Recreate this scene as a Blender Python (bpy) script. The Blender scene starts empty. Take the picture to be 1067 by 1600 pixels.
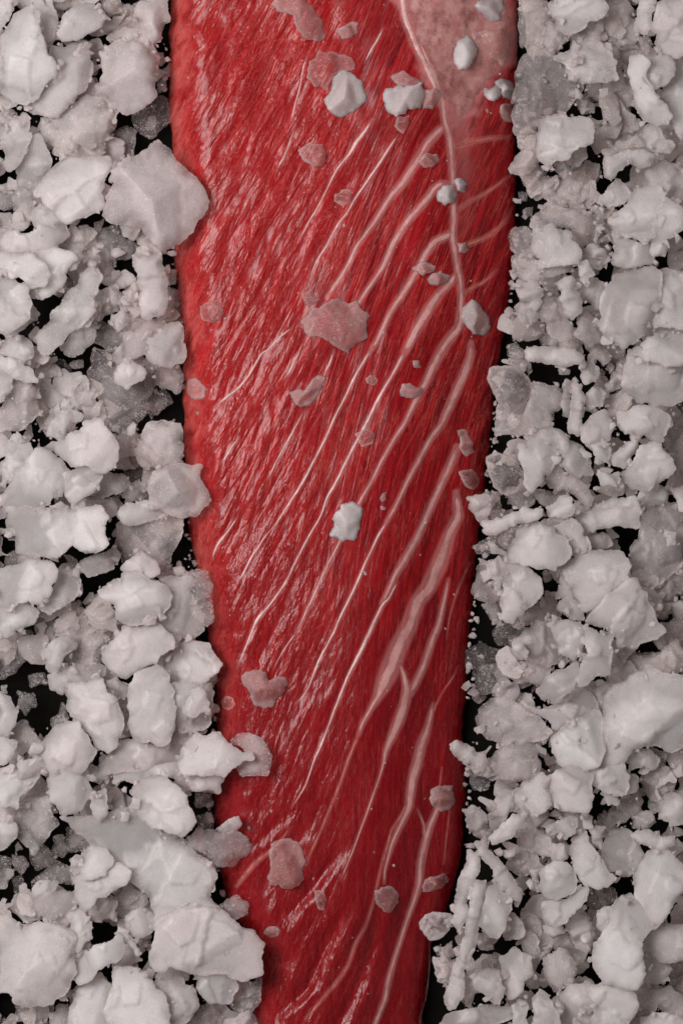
import bpy, math, random
import numpy as np
from mathutils import Vector
from mathutils.geometry import delaunay_2d_cdt
scene = bpy.context.scene
col = scene.collection

# ------------------------------------------------------------------ camera, light, exposure
PX = 0.00025                       # one photo pixel in metres at the fillet's top
W, H = 1067.0, 1600.0
CAM = 1.5                          # camera height above the fillet top
ZTOP = 92.0                        # fillet top height in px units
cam = bpy.data.cameras.new('camera')
cam.sensor_fit = 'VERTICAL'; cam.sensor_height = 36.0
cam.lens = 36.0 * CAM / (H * PX)
cam.clip_start = 0.05; cam.clip_end = 20
cam.dof.use_dof = True; cam.dof.focus_distance = CAM - 0.001; cam.dof.aperture_fstop = 5.6
camo = bpy.data.objects.new('camera', cam); col.objects.link(camo)
camo.location = (0, 0, CAM + ZTOP * PX)
scene.camera = camo

world = bpy.data.worlds.new('World'); scene.world = world
world.use_nodes = True
bg = world.node_tree.nodes['Background']
bg.inputs['Color'].default_value = (1.0, 0.90, 0.86, 1)
bg.inputs['Strength'].default_value = 0.15

def area(name, loc, target, size, power, color):
    l = bpy.data.lights.new(name, 'AREA'); l.shape = 'RECTANGLE'
    l.size, l.size_y = size; l.energy = power; l.color = color
    o = bpy.data.objects.new(name, l); col.objects.link(o)
    o.location = loc
    o.rotation_euler = (Vector(target) - Vector(loc)).to_track_quat('-Z', 'Y').to_euler()
area('window_light', (-0.62, 0.26, 1.02), (0.0, 0.0, 0.0), (0.50, 0.66), 13.4, (1.0, 0.935, 0.93))

scene.view_settings.view_transform = 'Standard'
scene.view_settings.look = 'None'
scene.view_settings.exposure = 0.0
scene.view_settings.gamma = 1.0
scene.render.engine = 'CYCLES'
scene.cycles.use_denoising = True; scene.cycles.use_adaptive_sampling = True; scene.cycles.adaptive_threshold = 0.03; scene.cycles.adaptive_min_samples = 24
scene.cycles.max_bounces = 12; scene.cycles.transmission_bounces = 8
scene.cycles.diffuse_bounces = 6; scene.cycles.transparent_max_bounces = 12
scene.cycles.caustics_reflective = False; scene.cycles.caustics_refractive = False

# ------------------------------------------------------------------ helpers
def hash2(ix, iy, seed):
    h = (ix.astype(np.int64) * 374761393 + iy.astype(np.int64) * 668265263 + seed * 1442695041) & 0x7fffffff
    h = ((h ^ (h >> 13)) * 1274126177) & 0x7fffffff
    return ((h ^ (h >> 16)) & 0xffff) / 65535.0
def vnoise(x, y, seed=0):                       # value noise, -1..1
    x = np.asarray(x, float); y = np.asarray(y, float)
    ix = np.floor(x); iy = np.floor(y); fx = x - ix; fy = y - iy
    fx = fx * fx * (3 - 2 * fx); fy = fy * fy * (3 - 2 * fy)
    a = hash2(ix, iy, seed); b = hash2(ix + 1, iy, seed); c = hash2(ix, iy + 1, seed); d = hash2(ix + 1, iy + 1, seed)
    return ((a * (1 - fx) + b * fx) * (1 - fy) + (c * (1 - fx) + d * fx) * fy) * 2 - 1
def fbm(x, y, seed=0, n=3):
    return sum(vnoise(x * 2 ** k, y * 2 ** k, seed + k) * 0.5 ** k for k in range(n))
def sstep(a, b, x):
    t = np.clip((x - a) / (b - a), 0, 1); return t * t * (3 - 2 * t)

def to_world(px, py, z):                        # photo pixel at height z (px units) -> metres
    f = (CAM + (ZTOP - np.asarray(z, float)) * PX) / CAM
    return (np.asarray(px, float) - W / 2) * PX * f, (H / 2 - np.asarray(py, float)) * PX * f, np.asarray(z, float) * PX

def mesh_obj(name, v, f, mat, parent=None, smooth=True, attrs=None, origin=None):
    me = bpy.data.meshes.new(name)
    v = np.asarray(v, np.float32)
    if origin is not None: v = v - np.asarray(origin, np.float32)
    f = np.asarray(f, np.int32); k = f.shape[1]
    me.vertices.add(len(v)); me.vertices.foreach_set('co', v.ravel())
    me.loops.add(f.size); me.loops.foreach_set('vertex_index', f.ravel())
    me.polygons.add(len(f)); me.polygons.foreach_set('loop_start', np.arange(0, f.size, k, dtype=np.int32))
    for nm, (ty, arr) in (attrs or {}).items():
        at = me.attributes.new(nm, ty, 'POINT')
        at.data.foreach_set('color' if 'COLOR' in ty else ('vector' if 'VECTOR' in ty else 'value'), np.asarray(arr, np.float32).ravel())
    me.update(calc_edges=True)
    me.polygons.foreach_set('use_smooth', np.broadcast_to(smooth, len(f)).copy())
    me.materials.append(mat)
    o = bpy.data.objects.new(name, me); col.objects.link(o)
    if origin is not None: o.location = origin
    if parent: o.parent = parent
    return o

class NT:                                        # a small node helper
    def __init__(s, name):
        s.m = bpy.data.materials.new(name); s.m.use_nodes = True
        s.t = s.m.node_tree; s.b = s.t.nodes['Principled BSDF']; s.out = s.t.nodes['Material Output']
    def n(s, kind, ins=None, **kw):
        x = s.t.nodes.new(kind)
        for k, v in kw.items(): setattr(x, k, v)
        for k, v in (ins or {}).items(): s.set(x, k, v)
        return x
    def set(s, x, k, v):
        if hasattr(v, 'is_linked') or isinstance(v, bpy.types.NodeSocket): s.t.links.new(v, x.inputs[k])
        else: x.inputs[k].default_value = v
    def math(s, op, a, b=0.0, c=None, clamp=False):
        x = s.n('ShaderNodeMath', {0: a, 1: b}, operation=op); x.use_clamp = clamp
        if c is not None: s.set(x, 2, c)
        return x.outputs[0]
    def noise(s, vec, scale, detail=3, rough=0.55, dist=0.0):
        return s.n('ShaderNodeTexNoise', {'Vector': vec, 'Scale': scale, 'Detail': detail, 'Roughness': rough, 'Distortion': dist}).outputs[0]
    def ramp(s, f, a, b, lo=0.0, hi=1.0):
        return s.n('ShaderNodeMapRange', {0: f, 1: a, 2: b, 3: lo, 4: hi}, interpolation_type='SMOOTHSTEP').outputs[0]
    def mix(s, f, a, b):
        x = s.n('ShaderNodeMix', data_type='RGBA')
        s.set(x, 0, f); s.set(x, 6, a); s.set(x, 7, b); return x.outputs[2]
    def scale(s, vec, sc):
        return s.n('ShaderNodeMapping', {'Vector': vec, 'Scale': sc}).outputs[0]
    def bump(s, h, strength, dist, normal=None):
        x = s.n('ShaderNodeBump', {'Height': h, 'Strength': strength, 'Distance': dist})
        if normal is not None: s.set(x, 'Normal', normal)
        return x.outputs[0]

# ------------------------------------------------------------------ materials
def ice_material(name, lo, hi, thin):
    t = NT(name); b = t.b
    co = t.n('ShaderNodeTexCoord').outputs['Object']
    rnd = t.n('ShaderNodeObjectInfo').outputs['Random']
    off = t.n('ShaderNodeVectorMath', {0: co}, operation='ADD')
    cx = t.n('ShaderNodeCombineXYZ', {0: rnd, 1: t.math('MULTIPLY', rnd, 3.7), 2: t.math('MULTIPLY', rnd, 1.9)})
    t.t.links.new(cx.outputs[0], off.inputs[1]); co = off.outputs[0]
    cl = t.n('ShaderNodeAttribute', attribute_name='clear', attribute_type='GEOMETRY').outputs['Fac']
    n0 = t.noise(co, 55, 3, 0.6); n1 = t.noise(co, 90, 4, 0.6); n2 = t.noise(co, 500, 4, 0.7); n3 = t.noise(co, 1600, 2, 0.6)
    frost = t.math('ADD', t.math('MULTIPLY', t.math('SUBTRACT', n1, 0.5), 0.9), t.math('MULTIPLY', t.math('SUBTRACT', n2, 0.5), 0.7))
    room = t.math('MULTIPLY', cl, t.math('SUBTRACT', 1.05, cl))
    tr = t.math('ADD', cl, t.math('MULTIPLY', frost, t.math('MULTIPLY_ADD', room, 2.2, 0.05)), clamp=True)
    tr = t.math('MULTIPLY', tr, t.math('SUBTRACT', 1.0, t.math('MULTIPLY', t.ramp(t.math('ADD', t.math('MULTIPLY', n2, 0.6), t.math('MULTIPLY', n3, 0.4)), 0.52, 0.62), 0.55)))
    t.set(b, 'Base Color', t.mix(t.ramp(t.math('ADD', t.math('ADD', t.math('MULTIPLY', n0, 0.45), t.math('MULTIPLY', n3, 0.3)), t.math('MULTIPLY', rnd, 0.25)), 0.28, 0.66), lo, hi))
    t.set(b, 'Roughness', t.ramp(n2, 0.3, 0.75, 0.2, 0.5))
    b.inputs['IOR'].default_value = 1.31
    t.set(b, 'Subsurface Weight', t.ramp(cl, 0.22, 0.5, 0.9, 0.0))
    b.inputs['Subsurface Radius'].default_value = (1.0, 1.0, 1.0)
    b.inputs['Subsurface Scale'].default_value = 0.008
    h = t.math('ADD', t.math('MULTIPLY', n2, 0.7), t.math('MULTIPLY', n3, 0.6))
    nb = t.bump(h, 0.55, 0.0006)
    t.set(b, 'Normal', nb)
    gl = t.n('ShaderNodeBsdfGlossy', {'Roughness': 0.13, 'Normal': nb, 'Color': (1, 1, 1, 1)})
    tp = t.n('ShaderNodeBsdfTransparent', {'Color': (0.98, 0.955, 0.94, 1)})
    lw = t.n('ShaderNodeFresnel', {'IOR': 1.31, 'Normal': nb})
    m1 = t.n('ShaderNodeMixShader', {0: t.math('MULTIPLY', lw.outputs[0], 0.5, clamp=True), 1: tp.outputs[0], 2: gl.outputs[0]})
    tl = t.n('ShaderNodeBsdfTranslucent', {'Color': thin, 'Normal': nb})
    fr = t.n('ShaderNodeMixShader', {0: t.ramp(cl, 0.2, 0.5, 0.15, 0.4), 1: b.outputs[0], 2: tl.outputs[0]})
    m2 = t.n('ShaderNodeMixShader', {0: tr, 1: fr.outputs[0], 2: m1.outputs[0]})
    t.t.links.new(m2.outputs[0], t.out.inputs['Surface'])
    return t.m

def flesh_material():
    t = NT('flesh'); b = t.b
    at = t.n('ShaderNodeAttribute', attribute_name='mask', attribute_type='GEOMETRY')
    sep = t.n('ShaderNodeSeparateColor', {0: at.outputs['Color']})
    fat, wet, edge = sep.outputs[0], sep.outputs[1], sep.outputs[2]
    memb = at.outputs['Alpha']
    fib = t.n('ShaderNodeAttribute', attribute_name='fibre', attribute_type='GEOMETRY').outputs['Vector']   # px: across, along, seam-across
    sx = t.n('ShaderNodeSeparateXYZ', {0: fib})
    vf = t.n('ShaderNodeCombineXYZ', {0: sx.outputs[0], 1: sx.outputs[1]}).outputs[0]
    vs = t.n('ShaderNodeCombineXYZ', {0: sx.outputs[2], 1: sx.outputs[1]}).outputs[0]
    f1 = t.noise(t.scale(vf, (0.16, 0.012, 1)), 1.0, 4, 0.62, 0.5)          # muscle fibres
    f2 = t.noise(t.scale(vf, (0.42, 0.02, 1)), 1.0, 2, 0.5, 0.3)
    s1 = t.noise(t.scale(vs, (0.10, 0.008, 1)), 1.0, 4, 0.6, 0.6)           # fine septa
    s2 = t.noise(t.scale(vs, (0.055, 0.006, 1)), 1.0, 2, 0.5, 0.4)
    big = t.noise(t.scale(vf, (0.012, 0.006, 1)), 1.0, 3, 0.5)
    c = t.mix(t.ramp(f1, 0.34, 0.70), (0.16, 0.0018, 0.005, 1), (0.46, 0.010, 0.015, 1))
    c = t.mix(t.math('MULTIPLY', t.ramp(f2, 0.55, 0.78), 0.4), c, (0.60, 0.06, 0.05, 1))
    thin = t.math('MULTIPLY', t.ramp(s1, 0.60, 0.72), 0.35)
    c = t.mix(thin, c, (0.68, 0.13, 0.11, 1))
    c = t.mix(t.math('MULTIPLY', t.ramp(big, 0.45, 0.7), 0.5), c, (0.27, 0.003, 0.008, 1))
    w0 = t.noise(t.scale(vf, (0.10, 0.03, 1)), 1.0, 4, 0.6, 1.0)
    f3 = t.noise(t.scale(vf, (0.30, 0.016, 1)), 1.0, 2, 0.5, 1.1)           # pale hair-thin fibres
    ln = t.ramp(t.math('ABSOLUTE', t.math('SUBTRACT', f3, 0.5)), 0.0, 0.035, 1.0, 0.0)
    c = t.mix(t.math('MULTIPLY', ln, t.math('MULTIPLY', t.ramp(s2, 0.36, 0.6), 0.6)), c, (0.72, 0.18, 0.15, 1))
    v1 = t.noise(t.scale(vs, (0.085, 0.04, 1)), 1.0, 3, 0.55, 2.0)          # curly pale fat threads on the left, doubling as painted highlights
    l2 = t.ramp(t.math('ABSOLUTE', t.math('SUBTRACT', v1, 0.5)), 0.0, 0.022, 1.0, 0.0)
    c = t.mix(t.math('MULTIPLY', t.math('MULTIPLY', l2, wet), 0.38), c, (0.80, 0.34, 0.32, 1))
    c = t.mix(t.math('MULTIPLY', edge, t.ramp(w0, 0.3, 0.7, 0.1, 0.75)), c, (0.78, 0.22, 0.19, 1))  # paler rim, with streaky wet highlights painted into its colour
    c = t.mix(t.math('MULTIPLY', wet, 0.28), c, (0.60, 0.020, 0.020, 1))
    low = t.math('MULTIPLY', t.ramp(t.math('ADD', sx.outputs[1], t.math('MULTIPLY', big, 500.0)), 850.0, 1550.0), 0.65)
    c = t.mix(low, c, (0.20, 0.002, 0.007, 1))                               # base colour deepens towards the foot
    c = t.mix(fat, c, (0.76, 0.34, 0.33, 1))
    c = t.mix(memb, c, (0.64, 0.27, 0.26, 1))
    t.set(b, 'Base Color', c)
    b.inputs['Subsurface Weight'].default_value = 0.35
    b.inputs['Subsurface Radius'].default_value = (1.0, 0.22, 0.18)
    b.inputs['Subsurface Scale'].default_value = 0.0012
    w1 = t.noise(t.scale(vs, (0.15, 0.055, 1)), 1.0, 1, 0.5, 0.9)            # wet crumple on the left
    w2 = t.noise(t.scale(vf, (0.25, 0.10, 1)), 1.0, 1, 0.5, 0.9)
    hw = t.math('MULTIPLY', t.math('ADD', t.math('MULTIPLY', w1, 0.9), t.math('MULTIPLY', w2, 0.8)), wet)
    h = t.math('ADD', t.math('MULTIPLY', t.math('MULTIPLY', hw, t.ramp(s2, 0.35, 0.65, 0.1, 1.35)), 0.46), t.math('MULTIPLY', f1, 0.22))
    h = t.math('ADD', h, t.math('MULTIPLY', f2, 0.18))
    nb = t.bump(h, 0.6, 0.0009)
    t.set(b, 'Normal', nb)
    b.inputs['Coat Weight'].default_value = 0.18; b.inputs['Coat Roughness'].default_value = 0.06
    t.set(b, 'Coat Normal', nb)
    t.set(b, 'Roughness', t.ramp(w2, 0.3, 0.7, 0.20, 0.34))
    b.inputs['Specular IOR Level'].default_value = 0.21
    return t.m

def fat_material(name, c1, c2, rough):
    t = NT(name); b = t.b
    co = t.n('ShaderNodeTexCoord').outputs['Object']
    n1 = t.noise(co, 260, 4, 0.6); n2 = t.noise(co, 900, 3, 0.6)
    t.set(b, 'Base Color', t.mix(t.ramp(n1, 0.3, 0.72), c1, c2))
    t.set(b, 'Roughness', t.ramp(n2, 0.3, 0.7, rough, rough + 0.15))
    b.inputs['Subsurface Weight'].default_value = 0.5
    b.inputs['Subsurface Radius'].default_value = (1.0, 0.45, 0.4)
    b.inputs['Subsurface Scale'].default_value = 0.0012
    t.set(b, 'Normal', t.bump(t.math('ADD', n2, n1), 0.28, 0.0005))
    cv = t.n('ShaderNodeAttribute', attribute_name='cover', attribute_type='GEOMETRY').outputs['Fac']
    al = t.ramp(t.math('ADD', cv, t.math('MULTIPLY', t.math('SUBTRACT', n2, 0.5), 0.5)), 0.05, 0.75)
    ms = t.n('ShaderNodeMixShader', {0: al, 1: t.n('ShaderNodeBsdfTransparent').outputs[0], 2: b.outputs[0]})
    t.t.links.new(ms.outputs[0], t.out.inputs['Surface'])
    return t.m
M_ice = ice_material('ice', (0.82, 0.745, 0.74, 1), (0.96, 0.91, 0.90, 1), (0.93, 0.91, 0.90, 1))
M_icepink = ice_material('glow_stained_ice', (0.93, 0.62, 0.60, 1), (0.98, 0.78, 0.76, 1), (0.98, 0.60, 0.58, 1)); M_flesh = flesh_material()  # pink ice colour paints in red light off the flesh, plus juice stain
M_fat = fat_material('fat', (0.74, 0.36, 0.35, 1), (0.88, 0.62, 0.60, 1), 0.25)
M_fatdull = fat_material('dull_fat', (0.64, 0.29, 0.275, 1), (0.76, 0.42, 0.40, 1), 0.30)
M_memb = fat_material('membrane', (0.50, 0.20, 0.185, 1), (0.66, 0.36, 0.34, 1), 0.18)
M_orange = fat_material('orange_fat', (0.58, 0.12, 0.09, 1), (0.68, 0.22, 0.17, 1), 0.30)
tb = NT('dark_slate'); tb.b.inputs['Roughness'].default_value = 0.9; tb.b.inputs['Specular IOR Level'].default_value = 0.1
tc = tb.n('ShaderNodeTexCoord').outputs['Object']
tb.set(tb.b, 'Base Color', tb.mix(tb.noise(tc, 40, 5), (0.002, 0.0017, 0.0015, 1), (0.006, 0.005, 0.004, 1)))
M_table = tb.m

# ------------------------------------------------------------------ dark table under everything
n = 24
gx, gy = np.meshgrid(np.linspace(-0.45, 0.45, n), np.linspace(-0.55, 0.55, n))
gv = np.stack([gx.ravel(), gy.ravel(), -0.002 + 0.0006 * fbm(gx.ravel() * 30, gy.ravel() * 30, 5)], 1)
i = np.arange(n * n).reshape(n, n)
gf = np.stack([i[:-1, :-1], i[:-1, 1:], i[1:, 1:], i[1:, :-1]], -1).reshape(-1, 4)
tbl = mesh_obj('table_top', gv, gf, M_table); tbl['kind'] = 'structure'

# ------------------------------------------------------------------ the fish fillet
Y0, Y1 = -170.0, 1770.0
LEFT = [(-170, 268), (0, 266), (110, 264), (170, 264), (230, 268), (300, 274), (400, 271), (450, 275), (510, 283), (580, 286), (640, 287), (700, 286), (780, 291), (830, 297), (880, 304), (960, 318), (1010, 328), (1080, 335), (1150, 338), (1210, 336), (1280, 336), (1340, 342), (1400, 350), (1440, 372), (1470, 396), (1500, 405), (1560, 400), (1600, 390), (1770, 382)]
RIGHT = [(-170, 812), (0, 812), (100, 808), (200, 806), (270, 805), (340, 806), (400, 803), (480, 793), (560, 780), (640, 770), (700, 765), (780, 753), (820, 748), (880, 743), (960, 736), (1050, 729), (1140, 724), (1200, 726), (1270, 727), (1330, 722), (1400, 707), (1440, 690), (1480, 674), (1515, 670), (1595, 659), (1770, 640)]
def edge_fn(P):
    a = np.array(P, float)
    yy = np.arange(Y0, Y1 + 1, 2.0); xx = np.interp(yy, a[:, 0], a[:, 1])
    k = np.hanning(21); k /= k.sum()
    xs = np.convolve(np.pad(xx, 10, 'edge'), k, 'valid')
    return lambda y: np.interp(y, yy, xs)
eL, eR = edge_fn(LEFT), edge_fn(RIGHT)

# fat seams and a few painted highlights: (material f/d/o, halo, [(x, y, width)...]) in photo pixels
SEAMS_AND_GLINTS = [
 ('d', 26, [(668,88,34),(680,120,26),(690,150,18),(693,172,13),(695,190,11),(702,216,11),(706,261,11),(707,281,10),(709,337,11),(707,371,12),(711,394,12),(714,417,12),(719,442,11),(720,480,11),(717,510,14),(694,540,17),(677,571,15),(665,597,13),(646,633,10),(632,661,8),(615,687,7),(599,715,6),(582,749,6),(566,777,6),(548,810,6),(530,848,5),(510,887,5),(488,935,5),(475,963,5),(463,988,5)]),
 ('f', 6, [(463,988,4),(443,1016,3),(426,1047,2)]),
 ('d', 10, [(736,535,8),(734,557,13),(725,583,15),(714,608,15),(700,639,14),(689,664,12),(672,687,10),(652,723,9),(635,754,8),(618,791,7),(604,815,6)]),
 ('f', 6, [(604,815,6),(590,839,6),(574,873,6),(553,921,6),(534,960,6),(517,997,5),(498,1033,5),(480,1078,4),(462,1101,3)]),
 ('d', 10, [(714,700,14),(700,732,14),(689,757,13),(672,794,12),(652,839,13),(629,879,14),(615,903,10),(603,930,8),(596,943,7)]),
 ('f', 6, [(622,908,2),(615,920,5),(607,935,6),(596,948,8),(576,991,9),(556,1033,8),(542,1061,6),(528,1095,6),(514,1132,5),(500,1168,5),(490,1190,4),(476,1230,3),(455,1262,3)]),
 ('d', 16, [(712,770,10),(716,806,18),(702,834,20),(694,858,25),(686,881,28),(669,918,26),(652,940,25),(638,980,27),(621,1014,32),(609,1047,34),(597,1073,26),(588,1092,14),(580,1106,9),(567,1129,7),(560,1148,5)]),
 ('o', 6, [(560,1148,5),(553,1165,5),(542,1193,6),(536,1212,5),(525,1240,5),(510,1277,4),(495,1312,4),(480,1345,4)]),
 ('d', 10, [(622,1036,6),(630,1052,8),(635,1075,14),(633,1095,18),(624,1123,19),(612,1151,15),(603,1172,9),(599,1192,5),(594,1210,4),(587,1230,4),(575,1265,4),(562,1300,3),(547,1340,3),(532,1375,2)]),
 ('d', 14, [(700,905,4),(692,945,8),(684,980,10),(674,1002,12),(662,1040,12),(650,1065,13),(641,1085,9)]),
 ('d', 12, [(676,1100,4),(668,1137,12),(658,1163,16),(651,1194,17),(645,1215,16),(641,1240,15),(639,1258,13),(632,1276,11),(622,1297,9),(612,1320,7),(605,1345,5),(601,1362,4),(600,1380,3)]),
 ('o', 6, [(637,1250,3),(626,1275,5),(612,1297,5),(604,1325,5),(598,1345,5),(590,1378,5),(583,1410,5),(572,1445,6),(555,1475,7),(543,1510,7),(530,1530,7),(508,1556,6),(492,1575,5),(478,1592,4)]),
 ('d', 10, [(690,1240,4),(682,1265,9),(671,1292,12),(663,1320,13),(657,1350,13),(654,1385,12),(643,1417,9),(630,1455,8),(617,1495,8),(607,1532,10),(601,1562,9),(588,1595,8),(570,1640,8)]),
 ('d', 6, [(652,1265,3),(657,1275,4),(662,1290,5),(663,1312,6)]),
 ('o', 5, [(716,1040,2),(706,1060,3),(692,1080,3),(680,1104,4),(671,1132,3),(662,1160,3)]),
 ('o', 5, [(733,880,3),(722,905,4),(712,930,4),(702,965,3),(697,1000,2)]),
 ('o', 4, [(690,1200,3),(687,1225,3),(682,1250,3)]),
 ('o', 4, [(702,1265,3),(697,1310,3),(693,1350,3)]),
 ('d', 4, [(671,1470,3),(671,1500,4),(670,1520,4),(665,1560,4),(657,1590,4),(654,1640,4)]),
 # upper family
 ('d', 12, [(697,193,5),(687,203,13),(669,222,15),(650,253,15),(630,284,14),(607,312,11),(585,346,9),(568,370,8),(557,385,8),(545,411,8),(530,436,7),(511,465,6)]),
 ('f', 5, [(470,545,3),(464,557,5),(454,577,5),(444,594,4)]),
 ('f', 5, [(476,640,3),(468,655,4),(458,673,5),(445,698,5),(433,720,5),(419,749,4)]),
 ('d', 10, [(700,285,5),(690,287,12),(678,295,14),(661,318,13),(638,343,13),(616,377,11),(600,412,10),(588,432,9),(573,453,9),(562,470,8),(556,481,7),(546,503,6)]),
 ('f', 5, [(522,547,4),(515,568,5),(506,585,4)]),
 ('d', 10, [(708,357,6),(700,367,13),(680,377,14),(664,398,13),(646,431,12),(627,462,11),(610,487,10),(593,524,8),(581,545,7)]),
 ('f', 6, [(581,545,7),(573,557,7),(559,580,6),(541,617,6),(522,654,6),(506,690,6),(489,723,6),(469,760,6),(447,794,5),(430,820,3),(412,842,3),(392,873,6),(373,910,3)]),
 ('d', 10, [(715,425,6),(700,445,14),(686,459,16),(669,484,18),(652,512,18),(640,535,14),(632,550,12)]),
 ('f', 6, [(632,550,11),(613,585,7),(593,619,7),(573,659,7),(554,695,7),(537,729,8),(523,757,7),(511,777,5),(500,808,4),(480,842,5),(463,876,5),(446,910,5),(421,946,5),(410,958,8),(400,972,8),(386,1006,5),(371,1042,3)]),
 ('f', 6, [(582,186,5),(570,205,7),(557,222,9),(549,236,8),(540,247,5),(525,267,5),(510,297,4),(495,326,4),(483,346,4),(468,375,3)]),
 ('f', 5, [(622,210,3),(606,234,6),(591,258,6),(571,287,6),(555,310,5),(544,330,5),(528,351,6),(509,385,6),(497,405,5),(483,434,3)]),
 ('f', 4, [(458,510,2),(435,529,5),(420,545,3),(407,555,5),(390,585,5),(371,608,5),(352,622,5),(338,635,3)]),
 ('f', 4, [(374,683,3),(365,695,6),(352,715,5),(345,725,3)]),
 ('f', 4, [(372,806,3),(358,828,5),(342,848,8),(335,862,6),(332,875,3)]),
 ('f', 4, [(460,200,2),(452,225,4),(444,245,5),(432,266,3)]),  # glossy highlight painted as a thin pale line
 ('f', 4, [(480,90,3),(474,105,4),(470,130,3),(462,160,4),(455,190,3)]),  # another highlight painted in as a pale line
 ('o', 5, [(455,1290,2),(440,1312,4),(420,1332,6),(400,1347,8),(385,1365,8),(370,1385,5)]),
 # wet highlights on the fat patch, painted as white streaks
 ('f', 8, [(622,-60,10),(628,-10,14),(634,30,17),(648,66,19),(664,100,16),(680,136,10),(690,165,5)]),
 ('f', 4, [(652,58,3),(664,84,5),(676,112,5),(688,140,4),(696,160,2)]),
 ('f', 4, [(600,40,2),(592,58,6),(580,78,5),(568,100,2)]),
 # right hand branches
 ('o', 12, [(706,232,4),(718,227,8),(731,222,9),(750,219,8),(765,216,7),(793,214,3)]),
 ('o', 8, [(708,335,4),(720,324,8),(734,314,7),(748,308,7),(773,292,5),(799,271,3)]),
 ('o', 9, [(714,392,4),(728,383,8),(754,373,8),(766,366,7),(779,356,6),(796,337,3)]),
 ('o', 6, [(722,470,4),(728,456,8),(740,448,6),(753,442,6),(766,432,5),(776,421,3)]),
]
def fibre_slope(y): return np.interp(y, [-200, 350, 600, 800, 1000, 1300, 1800], [0.42, 0.40, 0.30, 0.18, 0.07, 0.0, 0.05])
def seam_slope(y): return np.interp(y, [-200, 300, 600, 900, 1200, 1500, 1800], [0.62, 0.62, 0.56, 0.48, 0.40, 0.42, 0.4])
_yy = np.arange(Y0 - 50, Y1 + 50)
_FI = np.cumsum(fibre_slope(_yy)); _SI = np.cumsum(seam_slope(_yy))

def dist_poly(x, y, P):                          # distance to polyline and the width there
    best = np.full(x.shape, 1e9); bw = np.zeros(x.shape)
    for (x0, y0, w0), (x1, y1, w1) in zip(P[:-1], P[1:]):
        dx, dy = x1 - x0, y1 - y0
        t = np.clip(((x - x0) * dx + (y - y0) * dy) / (dx * dx + dy * dy + 1e-9), 0, 1)
        d = np.hypot(x - x0 - t * dx, y - y0 - t * dy)
        m = d < best; best = np.where(m, d, best); bw = np.where(m, w0 + (w1 - w0) * t, bw)
    return best, bw

STEP = 2.4
ny = int((Y1 - Y0) / STEP) + 1; nx = 250
ys = np.linspace(Y0, Y1, ny)
us = np.linspace(0, 1, nx); us = us + 0.035 * np.sin(2 * np.pi * us) * -1     # denser towards both rims
GY = np.repeat(ys[:, None], nx, 1)
Lx = eL(ys) + 2.2 * fbm(ys / 26, ys * 0, 31, 4); Rx = eR(ys) + 2.0 * fbm(ys / 26, ys * 0, 37, 4)
GX = Lx[:, None] + (Rx - Lx)[:, None] * us[None]
dl = GX - Lx[:, None]; dr = Rx[:, None] - GX
across = GX + np.interp(GY, _yy, _FI); sacross = GX + np.interp(GY, _yy, _SI)
left = 1 - sstep(90, 300, dl)                                     # the crumpled left half
left = np.maximum(left, (1 - sstep(330, 520, GY)) * (1 - sstep(230, 330, dl)))
left = np.maximum(left, 0.8 * sstep(1330, 1420, GY) * (1 - sstep(150, 230, dl)))
prof = np.sqrt(np.clip(1 - (1 - np.clip(dl / 62, 0, 1)) ** 2, 0, 1))
profr = np.sqrt(np.clip(1 - (1 - np.clip(dr / 34, 0, 1)) ** 2, 0, 1))
slope = 1 - 0.62 * (1 - sstep(0, 185, dr)) ** 1.5
GZ = ZTOP * prof * profr * slope
inner = sstep(3, 40, dl) * sstep(3, 30, dr)
GZ += inner * (3.0 * fbm(GX / 90, GY / 120, 3) + left * (1.6 * fbm(sacross / 26, GY / 60, 11) + 0.6 * fbm(across / 9, GY / 24, 12)) + 0.4 * vnoise(across / 6, GY / 60, 14))
GZ += -5 * (1 - sstep(8, 34, dl)) * sstep(2, 8, dl) * 0
# loose flaps at the narrow foot: three folds running up to the right
for P, dep, wd in [([(452,1440,1),(492,1395,1),(540,1330,1)], 9, 15), ([(445,1590,1),(487,1545,1),(520,1480,1),(548,1420,1)], 11, 16), ([(520,1640,1),(560,1560,1),(590,1480,1),(606,1400,1)], 9, 15), ([(398,1330,1),(440,1290,1),(480,1250,1)], 5, 14)]:
    P = [(x + 5 * float(vnoise(y / 45, 0.3, 97)), y, w) for x, y, w in P for _ in (0,)]
    d, _ = dist_poly(GX, GY, P); side = sstep(-14, 14, (GX - np.interp(GY, [p[1] for p in sorted(P, key=lambda p: p[1])], [p[0] for p in sorted(P, key=lambda p: p[1])])))
    lo_, hi_ = min(p[1] for p in P), max(p[1] for p in P)
    GZ += inner * sstep(lo_ - 25, lo_ + 55, GY) * (1 - sstep(hi_ - 50, hi_ + 30, GY)) * np.exp(-(d / (wd * 1.25)) ** 2) * (1.25 * dep * (side - 0.75))
fat = np.zeros_like(GX); groove = np.zeros_like(GX)
for kind, halo, P in SEAMS_AND_GLINTS:
    xs_ = [p[0] for p in P]; ys_ = [p[1] for p in P]
    m = (GX > min(xs_) - 60) & (GX < max(xs_) + 60) & (GY > min(ys_) - 60) & (GY < max(ys_) + 60)
    d, w = dist_poly(GX[m], GY[m], P)
    k = {'f': 0.3, 'd': 0.38, 'o': 0.3}[kind]
    f = k * (1 - sstep(w * 0.35, w * 0.5 + min(halo, 12) * 0.25, d)) * np.clip(w / 6, 0, 1)
    fat[m] = np.maximum(fat[m], f)
    if kind == 'f': groove[m] = np.maximum(groove[m], np.exp(-((d - 5) / 4) ** 2))
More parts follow.
